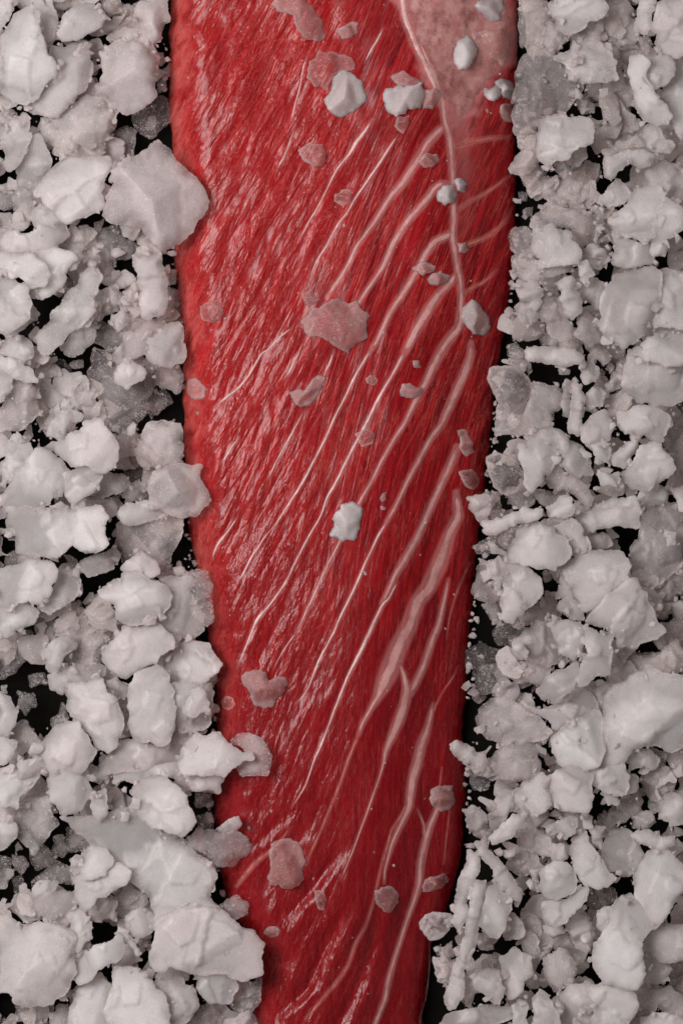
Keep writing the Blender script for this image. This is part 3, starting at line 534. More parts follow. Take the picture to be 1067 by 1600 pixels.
CROPS = {'L1': (0, 0, 360 / 1067), 'L2': (0, 400, 360 / 1067), 'L3': (0, 800, 440 / 1067), 'L4': (0, 1200, 440 / 1067),
         'R1': (707, 0, 360 / 1067), 'R2': (707, 400, 360 / 1067), 'R3': (680, 800, 387 / 1067), 'R4': (640, 1200, 427 / 1067),
         'F1': (250, 0, 300 / 1067), 'F2': (540, 0, 300 / 1067), 'F3': (250, 400, 300 / 1067), 'F4': (520, 400, 300 / 1067),
         'F5': (280, 800, 300 / 1067), 'F7': (320, 1200, 0.25), 'F8': (530, 1200, 0.25)}
DATA = '''
#L1
f71 95,60 150,25 185,70 200,170 215,260 262,310 265,350 190,420 110,475 60,470 5,420 0,290 0,190 50,130 75,80|large pale tongue-shaped ice flake in the upper left corner, lying over a rounder flake|the tongue-shaped flake
f52 240,215 350,205 400,240 425,300 420,360 385,420 340,470 290,510 245,540 190,525 110,490 190,430 265,350 250,300|rounded pale ice flake half covered by the tongue-shaped flake in the upper left corner
f43 90,0 240,0 250,60 270,110 250,170 215,250 195,150 180,70 140,20 95,30
f62 290,110 320,60 370,35 430,25 470,45 488,80 460,120 410,150 350,190 290,195 270,160|leaf-shaped pale ice flake right of the tongue-shaped flake near the top edge
c35 470,0 540,0 545,30 500,75 480,50
c26 545,20 600,20 615,70 590,95 540,60
c53 640,10 700,-20 780,-20 785,100 750,140 740,170 700,205 660,190 650,110 630,60|tall lumpy ice chunk touching the top of the fillet's left edge
f35 560,110 610,80 650,110 655,190 600,195 540,190 500,185
c34 480,80 560,95 540,130 430,165 410,160
c63 480,240 560,190 650,200 690,225 720,290 722,370 725,440 680,480 620,520 570,525 530,490 500,450 455,440 450,400 480,340 475,290|knobbly rounded ice lump in a dark hollow left of the fillet's upper end|the knobbly round lump
c35 380,205 435,200 440,235 400,240
c44 290,520 400,440 470,455 545,520 520,570 525,600 480,660 470,715 400,715 330,700 270,690 215,650 185,590 200,550|greyish uneven ice lump just below the knobbly round lump at upper left
f62 60,560 100,550 130,575 150,630 130,690 100,740 50,790 25,770 35,720 15,660 25,610
f53 150,650 190,630 220,690 235,740 230,800 180,860 140,900 90,850 80,790 110,740
f61 300,725 430,730 510,740 500,800 490,960 430,990 370,1010 320,1040 270,1000 220,960 165,900 180,860 240,790|broad smooth ice flake with a straight right edge, left of the big square flake
c83 735,650 770,680 800,720 870,790 930,860 965,930 940,1000 900,1060 830,1120 770,1155 720,1140 690,1090 660,1050 590,1040 530,1040 480,1000 500,930 520,880 520,790 580,740 650,720 700,670|big rough square ice flake overlapping the fillet's upper left edge|the big square flake
w18 620,530 700,470 770,460 785,560 700,640 640,600
w17 500,620 560,600 630,610 620,720 560,740 480,720
f44 60,910 105,870 140,900 160,960 165,1000 140,1015 110,1000 70,970
f26 0,880 60,890 60,960 20,970 0,960
f53 150,1010 200,940 260,990 290,1020 230,1050 170,1050
f61 15,1090 80,1070 130,1090 190,1050 240,1060 300,1030 320,1080 270,1130 260,1186 0,1186 0,1110
f34 330,1060 380,1050 445,1080 410,1120 380,1170 320,1186 300,1110
c44 555,1050 630,1040 660,1060 620,1120 580,1090
w26 410,1060 530,1050 580,1110 640,1150 640,1186 400,1186 390,1140
c54 640,1150 690,1120 740,1150 740,1186 630,1186
f53 -10,-10 55,0 50,60 20,110 -10,180
w16 720,340 770,370 765,420 730,430
c25 405,390 440,380 445,440 410,440
w26 0,470 40,490 80,530 60,560 20,570 0,560
#L2
f71 110,0 360,0 365,20 300,80 290,130 230,180 140,185 120,100 100,60
f80 -20,-30 150,-10 215,40 235,90 220,130 140,150 120,110 60,100 -20,60|bright stacked ice flake at the left edge, above the first black hollow|the bright stacked flakes
f81 -20,110 60,95 125,140 150,220 140,290 60,350 -20,340
f62 140,220 185,270 170,300 100,340 60,385 20,360 70,340
f63 420,60 455,65 470,100 445,170 435,250 420,280 380,330 320,360 290,410 240,450 210,460 190,420 190,350 240,300 280,240 310,180 370,130|long slanting ice flake beside a black hollow at left, upper of a parallel pair|the long slanting flake
f54 450,210 470,230 455,290 440,350 420,410 380,445 320,460 290,425 330,370 390,330 435,270|slanting greyish ice flake tucked under the right side of the long slanting flake
c36 270,150 300,110 350,100 370,115 310,180 280,180
c44 350,30 380,0 460,0 465,30 420,70 370,95
s62 620,0 750,-10 755,70 770,180 780,210 765,260 730,280 690,300 660,280 650,200 640,120 620,40|upright bar of ice beside the fillet, below the big square flake|the upright bar
c44 505,140 545,135 560,190 560,225 515,215
c54 570,165 620,145 640,190 610,215 575,205
c35 480,230 540,220 550,250 500,275 470,265
c44 520,275 570,255 600,290 590,325 550,345 525,320
c36 600,260 650,270 665,300 620,345 590,320
c35 555,225 600,215 610,250 565,255
c45 615,215 650,210 655,270 620,260
f53 690,300 740,290 770,310 765,340 700,380 680,450 600,480 550,495 530,460 580,410 640,360 660,310
f63 790,320 825,310 845,350 855,430 845,490 800,510 720,500 690,470 690,390 750,360|squarish pale ice flake touching the fillet below the upright bar
c26 775,170 805,170 800,260 780,265
w26 470,310 540,330 585,345 575,400 520,440 480,410 440,400 450,350
w36 440,430 520,440 560,480 640,500 690,470 730,520 735,580 690,640 680,700 640,760 620,810 560,825 510,800 480,720 460,640 430,590 415,540 440,500|big grey wedge-shaped ice flake with a small white flake lying on it|the grey wedge
f71 535,545 560,510 600,490 660,515 680,545 640,580 590,610 540,590|small white ice flake lying on top of the big grey wedge
f35 735,520 830,505 845,590 820,635 760,610 730,590
w09 280,480 330,540 380,600 420,670 455,720 430,760 360,740 290,730 260,660 240,600 230,540|dark clear tooth of ice deep in the hollow left of the grey wedge
w17 170,590 235,560 245,640 280,700 250,740 190,700 165,650
c53 320,710 390,740 380,770 340,770 320,800 280,865 220,830 240,770 290,730
f54 60,570 120,570 160,620 165,680 195,720 140,770 60,805 -10,805 -10,720 40,670
f62 40,390 100,380 155,430 150,465 110,490 60,470 0,450
f71 -10,470 90,490 150,530 175,580 120,585 60,560 -10,540
f71 -10,530 50,560 55,610 20,670 -10,690
f44 160,420 195,440 190,490 175,520 150,490
f71 180,885 250,920 310,980 330,1010 300,1080 220,1150 190,1186 20,1186 20,1120 60,1050 110,980|broad white ice flake in front of the bright clump at left, midway down|the bright clump
f81 390,770 470,755 500,800 530,850 550,930 540,980 490,1000 440,990 350,970 290,930 250,880 330,820 370,810|white jagged-topped ice flake at the upper right of the bright clump at left
f80 320,1010 400,960 460,980 470,1020 460,1070 390,1110 340,1150 310,1110
f62 40,860 110,840 150,900 110,980 60,1050 20,1040 10,960
w35 520,830 620,820 690,850 640,900 570,920 540,880
s54 680,790 760,760 840,780 840,960 800,970 740,990 640,950 635,900 660,850|short barrel-curved piece of ice wedged against the fillet's left side|the barrel-curved piece
w17 700,640 760,620 800,680 740,710 680,710
w17 590,980 650,965 720,990 700,1040 620,1060 590,1020
f54 480,1030 540,1010 590,1030 600,1060 550,1100 480,1120 430,1100 460,1060
c74 710,1000 800,970 860,960 930,970 940,1050 972,1130 960,1150 910,1195 840,1210 760,1180 700,1160 690,1080|frosted grey lump of ice overlapping the fillet's left edge at mid height|the frosted grey lump
w35 590,1070 680,1050 690,1120 620,1130 575,1110
f62 590,1150 680,1135 740,1160 760,1200 700,1220 580,1240 560,1190
w35 340,1150 440,1110 470,1160 470,1230 300,1240
w26 480,1120 550,1110 570,1160 500,1186
f53 -10,820 50,860 30,920 -10,940
#L3
f71 20,-20 380,-20 410,20 400,70 415,120 370,150 330,150 280,120 250,150 200,170 130,170 70,150 70,90 30,50|wide white ice slab with a ragged lower edge under the bright clump at left
w45 460,50 560,40 640,10 690,20 685,100 650,150 640,200 600,210 540,160 470,190 445,140 450,90
f53 310,190 360,170 440,140 445,170 400,220 340,240 315,220
f72 490,230 460,215 480,190 540,150 590,190 605,230 560,250
f81 370,300 460,255 480,230 520,225 570,260 620,280 650,320 640,360 590,400 560,425 500,430 450,400 440,350 390,330|bright spearhead-shaped ice flake pointing left, below the frosted grey lump|the spearhead flake
f63 610,250 690,250 725,245 720,300 740,350 770,410 775,450 700,470 640,460 590,420 640,370 655,320
w66 720,240 780,225 800,280 805,400 785,430 740,390 730,330|half-clear upright ice flake leaning on the fillet, right of the spearhead flake
f71 -10,230 80,200 110,180 190,190 215,220 215,250 185,270 190,310 150,345 110,330 70,340 40,370 -10,350
f53 220,220 280,225 300,260 308,310 250,350 190,385 150,355 190,320 215,260
f62 -10,350 40,370 100,340 145,380 130,420 60,450 20,470 -10,465
c44 330,360 380,340 440,380 445,420 410,440 390,450 360,400
w36 250,460 300,400 340,390 370,420 420,490 390,530 380,570 290,590 230,610 240,540 270,500
f35 210,440 250,370 300,340 300,380 250,450 215,460
f62 165,540 240,470 290,505 250,530 230,570 215,605 180,590
w26 150,490 190,440 215,470 190,520 165,540 145,520
w26 -10,490 40,480 80,510 95,560 60,600 20,625 -10,620
w18 40,470 120,450 130,490 80,510
f71 390,510 440,490 470,450 530,430 600,425 650,470 660,510 590,570 540,590 480,625 430,600 390,560|white diagonal ice flake directly above the smooth oval flake at left
f61 650,500 740,490 790,505 810,540 840,575 815,605 780,640 700,650 650,640 640,600 590,580 660,530
f52 190,620 300,580 380,580 400,610 340,650 250,660 240,690 200,670
f71 520,610 600,580 640,620 655,680 665,740 655,820 620,880 570,870 510,850 490,800 495,720 500,660|smooth upright oval ice flake, palest of the lower left heap|the smooth oval flake
f71 255,650 390,630 400,690 440,700 460,760 455,840 440,880 410,915 370,890 340,840 300,800 270,770 260,710|jagged white ice flake immediately left of the smooth oval flake
c54 405,640 440,625 500,660 500,690 470,710 410,690
f71 230,810 300,790 340,850 365,900 340,950 310,990 200,990 150,960 130,900 180,850
f63 660,650 800,650 805,720 795,800 740,830 690,830 680,790 660,740
f72 700,690 760,665 780,710 790,750 740,770 700,760
w35 40,830 100,790 120,830 150,870 130,900 60,930 30,900
w17 70,680 130,690 135,730 100,770 75,740
w08 110,620 170,610 180,650 120,660
f62 -10,670 40,700 70,750 60,800 30,850 -10,860
f72 -10,860 60,870 50,910 20,950 -10,960
f82 690,900 740,840 830,835 870,880 950,910 960,930 900,950 850,990 700,990 680,950
w85 880,870 940,840 980,850 1010,890 1020,950 1010,990 920,990 900,950 950,920|half-clear rounded ice flake jutting out over the fillet's left edge, lower third|the jutting half-clear flake
f52 440,880 520,860 620,890 700,830 780,830 700,900 680,990 380,990 400,940
f72 90,950 150,930 170,990 80,1010
w44 670,480 740,470 730,500 690,520
w26 200,790 240,720 260,780 220,830
#L4
f71 -10,0 150,10 130,60 80,90 70,150 -10,150
f71 190,40 260,10 330,40 345,90 320,130 290,170 240,175 200,120
w55 -10,160 80,155 100,110 180,110 190,160 225,210 180,260 150,290 130,320 90,270 40,230 -10,210|grey bat-wing ice flake hanging over the black hollow at lower left|the bat-wing flake
f72 -10,200 40,200 65,240 30,290 -10,310
f90 500,90 540,50 620,30 680,65 710,100 730,160 740,200 690,260 640,240 580,220 540,190 510,130|bright rounded ice flake standing proud on the frozen crust at lower left|the bright proud flake
f62 230,180 350,180 520,140 600,230 700,280 800,360 815,440 790,490 850,560 780,600 700,640 600,560 500,420 420,370 400,320 340,270 290,230|widest smooth sheet of frozen crust in the lower left heap|the frozen crust
f71 340,300 400,310 430,350 400,400 320,420 270,390 300,350
f72 280,400 370,400 440,360 500,390 420,460 370,490 320,530 290,490
w26 260,230 310,250 350,310 330,320 270,310 250,270
w27 205,260 240,255 260,310 240,335 205,320
w27 120,320 160,290 200,330 190,370 145,380 125,350
w36 130,430 210,350 270,380 280,440 200,430 140,470
f52 130,460 160,430 220,430 210,460 160,495 135,480
f53 150,490 240,465 290,510 300,560 250,590 200,570 140,520
w36 -10,330 40,345 50,400 20,450 -10,450
w27 70,480 110,460 130,500 110,560 70,530
w08 50,420 80,405 90,460 60,470
f72 -10,560 60,590 170,590 240,600 290,640 280,700 290,770 250,850 200,890 110,900 60,880 40,840 -10,860|large smooth grey-white ice plate in the lower left corner|the corner plate
f62 260,560 310,540 345,590 350,640 300,690 270,640
f71 290,690 340,700 420,660 460,640 470,690 450,720 380,760 300,820 285,800|bright slanting ice wedge at the right side of the lower left corner plate
c54 330,540 390,480 440,510 430,560 370,580
w36 440,440 510,430 560,480 540,520 460,520
f62 480,560 540,530 590,560 570,620 520,640 490,620
s62 450,600 490,630 540,700 520,710 470,670 440,630
f81 600,570 720,540 800,530 900,590 960,620 1000,660 985,720 990,770 930,800 890,790 830,770 700,760 650,740 600,760 570,700 590,650|big soft-edged ice crust bordering the fillet's narrow lower end on the left|the soft-edged crust
f72 750,780 830,770 890,790 900,830 870,890 800,890 750,830
w56 880,870 900,820 985,790 985,830 950,920 920,930 885,900
c64 860,950 940,925 970,950 975,1010 850,1010
w75 750,240 840,240 920,250 950,290 930,330 880,370 830,370 760,310|smoky clear tongue of ice lying across the fillet's lower left edge|the smoky tongue
s83 820,230 860,200 905,180 915,210 880,240 850,250
c37 750,180 800,170 805,230 760,230
c37 745,90 800,80 805,140 750,150
w64 700,320 780,340 820,400 810,460 740,470 680,420
f65 830,530 900,480 945,510 930,550 880,570|small pinkish half-clear ice flake on the fillet above the soft-edged crust
f71 430,740 500,760 560,800 610,850 640,930 650,990 450,990 400,930
f62 300,840 380,780 440,850 450,920 400,990 270,990 270,920
w63 600,780 660,750 690,800 740,840 750,900 720,950 660,990 640,930 620,850
w26 60,890 200,900 200,930 130,950 60,950
f44 190,930 240,900 280,920 270,960 200,970
c45 525,640 570,650 580,690 540,680
w35 730,930 800,890 840,940 830,990 720,990
f72 360,110 400,80 410,150 380,200 355,170
c72 460,165 490,170 485,200 460,200
f52 170,0 350,-10 420,20 380,60 300,20 200,30
f62 430,0 700,-20 760,30 840,40 820,90 750,80 700,60 600,20 500,50 430,60
f71 690,0 850,-10 850,40 830,90 790,70 740,80 700,30
#R1
f45 320,0 400,0 440,70 445,130 430,200 390,210 370,200 320,215 310,150
f72 450,20 480,-10 690,-10 715,45 690,75 630,95 590,130 550,160 490,120 480,80 460,60|broad pale ice flake at the top edge right of the fillet, pointing down|the top-edge flake
f54 440,110 480,120 545,165 490,220 460,250 415,215 430,180
w45 590,110 690,80 690,140 670,200 580,210 560,180
c44 720,60 770,20 810,15 830,50 820,100 790,130 730,120
s63 870,-10 940,-10 930,50 910,110 890,160 840,140 850,80
f71 950,20 1000,0 1067,-10 1090,100 1080,250 1040,265 970,240 940,200 945,160 920,120 935,70|large smooth pale ice flake in the upper right corner|the upper right corner flake
w65 370,210 400,215 440,250 490,280 540,340 600,370 600,410 550,470 520,520 510,560 400,560 370,620 320,650 285,620 280,550 300,480 275,480 290,420 300,340 320,280|broad dull grey ice flake beside the fillet's upper right edge|the dull grey flake
f73 470,260 560,215 680,205 720,240 750,290 755,370 700,385 620,380 560,340 510,290|domed ice flake with a crusty top, upper right of the dull grey flake
c82 520,290 580,250 600,290 560,310
w27 600,390 740,380 750,440 700,480 620,470
c45 560,450 620,440 655,490 650,520 600,525
c36 680,140 750,150 750,210 700,220
w26 800,180 850,190 880,240 870,270 820,300 790,270
c35 850,180 900,160 925,210 900,250 870,230
f81 820,270 860,260 905,300 880,360 920,410 950,470 1000,540 990,575 940,585 880,560 850,480 830,400 815,340|bright V-shaped ice flake's long left prong, below the upper right corner flake|the bright prong
f81 910,300 960,255 1010,270 1025,320 990,380 950,405 920,420 880,370
f62 1000,250 1067,270 1090,600 1050,650 1010,590 1000,540 970,470 990,400 1020,340
f82 390,560 500,535 560,550 640,570 650,610 610,680 560,700 530,740 480,740 440,765 400,740 385,660|pale cup-shaped ice flake on the lower right of the dull grey flake
c64 470,760 500,710 530,740 540,780 510,820 475,800
f54 545,690 610,670 615,730 580,770 540,760
c54 260,780 310,710 380,700 400,740 370,780 320,810 270,805
c36 310,800 390,760 430,800 430,880 390,880 330,860
c26 300,890 345,895 340,930 310,930
w36 450,830 600,790 630,860 660,910 630,960 560,950 460,930
w45 720,440 760,480 770,560 740,580 700,540
w36 760,330 830,340 850,440 800,500 760,460
w35 700,620 780,560 860,560 850,600 750,630
s64 690,700 770,650 850,625 880,650 875,680 800,690 740,720 700,740
s73 700,740 780,710 880,695 920,720 910,770 870,780 820,750 770,790 740,830 700,820 690,780|curved ice stick arching over a black hollow at upper right|the arching stick
f63 890,590 950,600 980,650 1020,680 1000,710 940,700 890,660
w35 970,600 1020,610 1050,660 1020,690
f53 690,920 770,835 820,900 790,940 720,960
f72 860,880 950,870 980,900 930,1010 930,1090 890,1120 800,1090 750,1060 730,1020 780,980 820,930|large tilted ice flake above the round smooth flake at the right edge|the tilted flake
f81 985,920 1040,960 1067,1020 1060,1060 1020,1090 930,1120 930,1010
f53 890,810 980,750 1067,790 1090,900 1060,960 990,900 900,860
c82 920,1130 960,1120 990,1150 980,1190 920,1186
f54 360,1050 400,990 430,955 520,970 600,1000 690,1010 700,1040 660,1110 620,1080 560,1060 500,1050
f73 380,1060 420,1040 540,1080 545,1120 590,1186 570,1220 400,1240 370,1150|thick ice block right of the fillet with a second ridge behind it|the thick block
w55 275,1060 340,1055 380,1100 375,1240 300,1230 275,1150
c63 610,1150 650,1130 700,1160 720,1200 620,1200
f62 740,1080 800,1100 890,1130 930,1130 920,1220 740,1220
c45 640,970 690,950 740,980 720,1010 650,1010
c45 660,1110 730,1070 720,1110 670,1130
w17 640,560 720,580 700,640 650,650
#R2
w64 280,0 590,-10 590,40 520,70 470,90 380,110 300,90 285,40
f63 580,0 700,-10 720,20 680,60 620,50
c82 570,30 620,15 640,60 655,90 610,130 585,90
f53 560,110 650,110 710,140 690,180 670,240 620,200 570,160
c73 300,115 380,120 420,180 390,210 350,235 320,210
f64 310,220 350,235 410,210 420,250 390,290 340,330 315,300
s73 480,130 540,100 560,110 580,180 590,260 550,295 520,270 500,200|short steep ice bar left of the round smooth flake|the steep bar
f64 410,160 480,160 510,260 550,320 545,380 510,400 430,340 410,290
w36 270,260 310,230 320,310 350,330 420,350 380,365 280,340
s54 570,290 610,255 650,290 690,350 700,430 730,480 700,495 620,440 560,370
f81 740,90 890,60 960,80 960,180 950,280 880,350 840,400 790,430 740,410 700,370 650,310 690,290 680,210 710,150|largest round smooth ice flake near the right edge, upper half|the round smooth flake
f72 890,70 990,60 1067,80 1090,330 1000,330 930,330 950,250 960,180
f72 960,330 1067,320 1090,480 1000,510 930,490 870,470 820,450 890,400 940,370
f62 820,440 900,480 1000,500 1067,480 1090,640 1000,690 920,690 850,680 780,600 790,510|wide ice flake with pitted face at the right edge under the round smooth flake
s72 330,440 380,420 470,430 560,440 600,470 590,500 540,510 450,500 390,490 340,470|rough finger-like ice stick lying level right of the fillet|the level finger
c45 250,420 290,400 330,440 360,510 350,560 310,510 260,480
g66 170,520 240,505 300,520 350,560 370,610 350,660 300,710 260,725 210,680 180,620 160,570|round clear-grey lump of ice beside the fillet's right edge|the round clear lump
f54 370,590 440,600 500,620 500,680 465,720 460,800 400,820 300,820 330,740 370,650
w45 210,740 280,730 330,760 300,830 200,830
s54 520,570 555,580 540,660 545,750 510,740 505,650
s63 555,580 600,600 615,660 590,760 580,830 540,820 550,720
c63 590,510 640,480 670,520 660,580 610,590 590,560
c45 670,510 705,540 690,590 665,580
c44 700,600 740,540 775,550 775,610 730,625
c63 620,640 670,610 705,640 690,690 640,710 610,680
f62 640,750 700,715 720,760 740,800 720,850 650,900 600,850 600,800
w44 710,650 790,640 820,680 750,740 720,740
f72 770,730 840,700 920,700 1000,740 995,790 970,860 920,850 860,820 800,820 770,790
f81 860,880 940,880 1010,950 1025,990 960,1040 900,1090 830,1080 780,1010 850,920|pointed bright ice flake in the crumbly cluster near the right edge|the pointed bright flake
c72 740,930 800,870 850,850 850,900 790,980 740,970
c72 640,880 690,865 730,890 720,960 660,940
c62 670,990 760,1010 760,1070 690,1060
f72 310,880 370,840 420,830 460,870 480,940 460,980 420,1010 400,1060 360,1085 330,1050 330,980 310,940|rough glittering ice flake right of the glassy lump
f63 400,820 500,815 570,870 630,930 645,1010 580,1020 500,970 470,880
s54 480,970 550,1020 620,1070 650,1120 620,1170 560,1110 480,1080 420,1040
c44 260,890 300,850 310,900 290,930
g67 155,930 210,910 280,940 310,980 330,1040 300,1090 250,1110 190,1070 165,1000|glassy clear lump of ice with sparkles by the fillet's right edge|the glassy lump
c45 250,1110 330,1050 340,1090 280,1120
w44 380,1110 440,1090 500,1110 460,1160 400,1140
f81 440,1170 500,1115 545,1120 555,1170 540,1200 440,1200
c73 60,1120 110,1105 160,1110 175,1150 170,1200 110,1200 75,1170|small pale ice chunk perched on the fillet's right edge under the glassy lump
w56 160,1090 210,1120 220,1186 180,1186
w35 1000,700 1067,680 1090,1050 1000,1050 1030,980 990,900 980,850
f63 1005,1080 1067,1070 1090,1186 1050,1180
f62 660,1160 740,1120 840,1110 860,1170 840,1200 660,1200
c53 870,1110 960,1060 990,1130 940,1150 880,1150
c35 520,400 560,380 590,410 560,440
s36 600,1120 630,1130 630,1200 605,1200
w26 400,360 500,370 510,420 420,420
w36 700,420 790,440 790,520 720,510
#R3
s82 205,45 300,20 380,-20 455,-10 455,20 380,40 300,70 230,95 205,85|pale rough ice stick with its end almost touching the fillet's right edge|the rough stick
f81 330,140 370,60 430,40 500,70 560,120 580,170 555,220 510,250 440,240 380,230 310,200|smooth almond-shaped ice flake just below the pale rough stick|the almond flake
f81 310,210 380,230 420,260 450,300 460,340 410,400 360,440 330,475 290,460 280,380 290,290|bright ice flake standing under the almond flake, lower point downward
w65 180,240 215,215 240,290 290,310 270,370 230,390 180,370 160,340
c83 220,225 270,190 290,230 290,300 260,315 235,280
f45 200,400 280,370 290,440 270,485 240,460
c72 480,-20 590,-20 600,10 540,40 490,20
f72 520,60 580,30 630,70 655,130 640,170 590,180 560,120
f62 600,0 860,-20 870,60 790,50 700,70 640,90 610,50
w54 650,130 720,90 760,140 740,150 660,150
f72 555,240 620,180 750,170 800,175 835,230 825,290 760,340 720,380 680,415 630,420 600,350 570,300|large flat shield-shaped ice flake at the middle of the right heap|the shield flake
f81 700,410 760,350 850,290 900,350 930,420 940,450 980,510 950,535 880,560 850,585 790,580 770,530 650,470|bright fan-shaped ice flake below and right of the shield flake|the fan flake
w64 870,120 890,30 930,-20 1090,-20 1090,150 1050,230 970,300 930,320 860,290 820,230 840,150
c81 985,90 1030,90 1030,140 990,150
f64 380,500 440,470 540,480 560,560 560,650 480,660 400,640 330,600 320,550 360,530
c82 330,560 365,550 400,600 390,630 340,600
f81 480,480 560,470 640,490 640,560 600,640 560,620 530,600 520,540
f90 640,490 770,520 760,600 750,700 680,710 620,750 640,640 650,560|brightest squarish ice block directly below the shield flake|the bright block
f81 440,770 520,680 610,650 630,700 590,760 520,820 460,800
f54 365,680 400,645 485,660 480,710 420,740 390,710
w46 270,640 330,595 370,640 380,700 410,730 370,755 330,700
s45 245,760 280,720 320,725 290,745 270,790 245,795
f64 180,890 240,810 300,800 370,840 440,880 490,940 470,970 390,980 300,1005 230,980 190,930|shaded rounded ice flake beside the dark gap right of the fillet|the shaded round flake
s73 60,1000 90,990 160,1010 210,1050 230,1080 200,1110 130,1080 80,1040|thin ice stick poking toward the fillet below the shaded round flake|the poking stick
f74 230,1080 300,1010 390,980 450,1000 450,1080 440,1150 240,1150
f61 380,830 560,820 640,770 700,850 620,900 510,930 490,890
f81 500,980 600,900 700,850 710,940 700,1090 600,1130 530,1080
f81 810,740 900,680 1000,700 1090,710 1090,1000 1000,1030 920,1000 850,1010 800,1103 710,1103 720,1000 730,790|widest flat pale ice slab at the right edge, lower half|the wide slab
w54 640,760 720,750 770,730 730,790 720,850 680,810
w45 830,600 930,610 1000,680 900,690 850,700
c54 970,600 1040,555 1067,600 1060,650 1030,685 980,640
f45 970,540 1020,460 1090,460 1090,540 1020,560 990,580
c45 945,400 1010,400 1000,460 960,460
w45 930,330 1010,280 1067,260 1067,340 1000,370 960,380
c44 1010,390 1090,370 1090,450 1040,460
f53 870,310 930,330 970,380 950,420 910,370
w45 370,470 440,380 500,360 540,420 520,460 440,470
f63 520,410 580,370 630,400 635,460 580,460
f53 540,250 580,320 600,370 560,375 520,350
w09 130,600 190,560 270,600 260,680 190,690 140,660
w09 250,510 330,480 360,500 320,570 270,570
w19 160,690 270,660 260,760 190,780
f62 850,1010 920,1030 960,1070 940,1103 840,1103
w45 920,1010 990,1040 980,1090
c26 325,760 390,790 390,830 350,820
c37 160,150 240,100 340,70 330,130 260,170 180,175
c53 755,590 810,610 800,670 760,660
w44 750,680 820,670 850,700 800,750 760,740
#R4
w54 310,0 500,-10 500,20 430,40 370,50
f72 440,60 520,20 530,90 545,140 490,180 455,130
f81 530,40 620,-10 710,20 710,110 690,170 620,160 560,140 540,90
f81 640,-20 830,-20 850,30 835,100 770,95 710,60
f72 830,0 880,30 880,90 840,100
f62 350,95 400,90 405,150 360,185 345,150
f62 400,90 450,70 480,180 440,195 405,150
c45 300,155 350,155 360,190 320,185
s64 205,160 240,145 290,180 300,220 320,250 300,285 260,260 225,220|blunt-ended ice stick in shade by the fillet's lower right edge|the blunt stick
s82 420,175 445,190 420,230 350,290 320,300 310,270 360,220|short pale ice stick slanting up right from the blunt stick
s73 255,290 290,285 330,340 390,410 435,480 430,520 400,510 330,420 280,340|long ice stick slanting down to the right above the upright stick
s73 230,320 265,330 270,380 240,470 225,560 190,640 160,600 175,520 200,420|long upright ice stick parallel to the fillet's lower right edge|the upright stick
s82 255,430 290,450 285,550 260,640 240,720 210,760 200,690 220,600 240,500
s73 195,690 250,700 215,780 210,850 190,920 155,940 135,890 160,800 180,740
f81 300,470 340,455 385,500 390,560 370,620 340,660 300,640 270,610 290,540|bright upright oval ice flake right of the upright stick
f81 510,410 560,370 610,370 650,450 640,480 590,500 530,500 505,460|pale dome-topped ice flake with a wing-shaped one right under it|the dome-topped flake
f81 520,530 600,520 640,480 690,465 690,500 620,570 560,610 520,590|wing-shaped bright ice flake right under the dome-topped flake
c72 560,300 600,300 615,350 590,370 560,370
f72 620,320 680,250 720,320 750,370 800,430 730,465 680,450 640,390
f63 770,240 830,240 880,280 905,340 905,400 830,415 770,390 750,360|greyish four-sided ice flake in the lower right heap|the four-sided flake
s72 860,260 930,240 1030,265 1030,300 980,315 900,290
c54 870,190 940,170 960,210 930,240 870,230
f62 970,140 1030,100 1090,110 1090,200 1030,220 980,190
w44 930,20 1000,0 1040,30 1010,90 970,130 930,110
f81 870,420 920,340 1000,310 1067,390 1090,480 1000,560 960,600 920,560 880,490
f90 790,540 860,500 960,530 980,600 920,640 900,700 910,800 880,855 820,850 760,840 720,780 720,690 760,640|big bright snowy ice mass near the lower right corner|the snowy mass
f72 930,640 990,610 1090,620 1090,720 1030,755 960,740 920,690
f62 910,720 980,750 1010,790 990,840 920,830
f72 350,740 410,705 470,740 475,800 430,860 390,890 360,830|rounded pale ice flake leaning on another above the bottom edge, lower right heap|the leaning round flake
f82 245,840 290,790 340,790 370,860 350,920 290,880
w54 450,640 500,670 510,740 480,800 460,740
f54 520,730 580,705 630,750 650,790 620,840 570,870 530,810
c63 610,600 660,570 700,600 720,650 690,720 650,700
c81 665,660 700,640 700,680 675,685
w45 500,640 600,640 640,700 560,700 510,690
f71 560,900 620,850 700,840 740,880 700,950 640,1000 590,970
f81 700,850 760,830 850,860 890,920 830,1010 700,1010 720,920
f81 480,900 510,875 550,910 580,1010 480,1010
f82 400,930 430,905 455,930 455,1010 400,1010
f72 130,970 250,940 390,935 400,970 330,1010 120,1010
c45 90,700 150,700 160,760 120,760
c45 110,800 140,775 160,810 140,845 110,830
f54 210,800 260,780 260,870 220,930 200,900
c54 260,640 320,650 300,710 270,700
f63 360,640 400,570 440,600 440,650 370,670
w45 440,560 500,590 500,660 460,640
c54 470,400 505,395 505,480 470,470
c53 530,230 560,215 575,250 540,265
f72 575,210 650,195 640,250 610,275 580,250
c54 490,180 540,185 525,230 500,225
w54 430,240 540,270 550,330 470,320 430,300
w44 570,170 640,170 690,190 640,200
f63 670,180 710,190 710,230 680,235
c63 700,240 760,230 750,310 710,290
w35 740,190 800,140 870,120 880,160 830,210 770,230
f72 745,95 810,105 810,140 770,145
w36 690,490 790,470 800,510 740,550 700,530
f71 740,560 780,540 800,600 760,640 735,620
f54 850,870 920,860 960,920 930,970 870,960
w54 940,880 1010,850 1067,890 1090,970 1000,960
f72 900,980 1000,960 1067,980 1067,1020 900,1020
f63 350,320 410,310 405,340 370,345
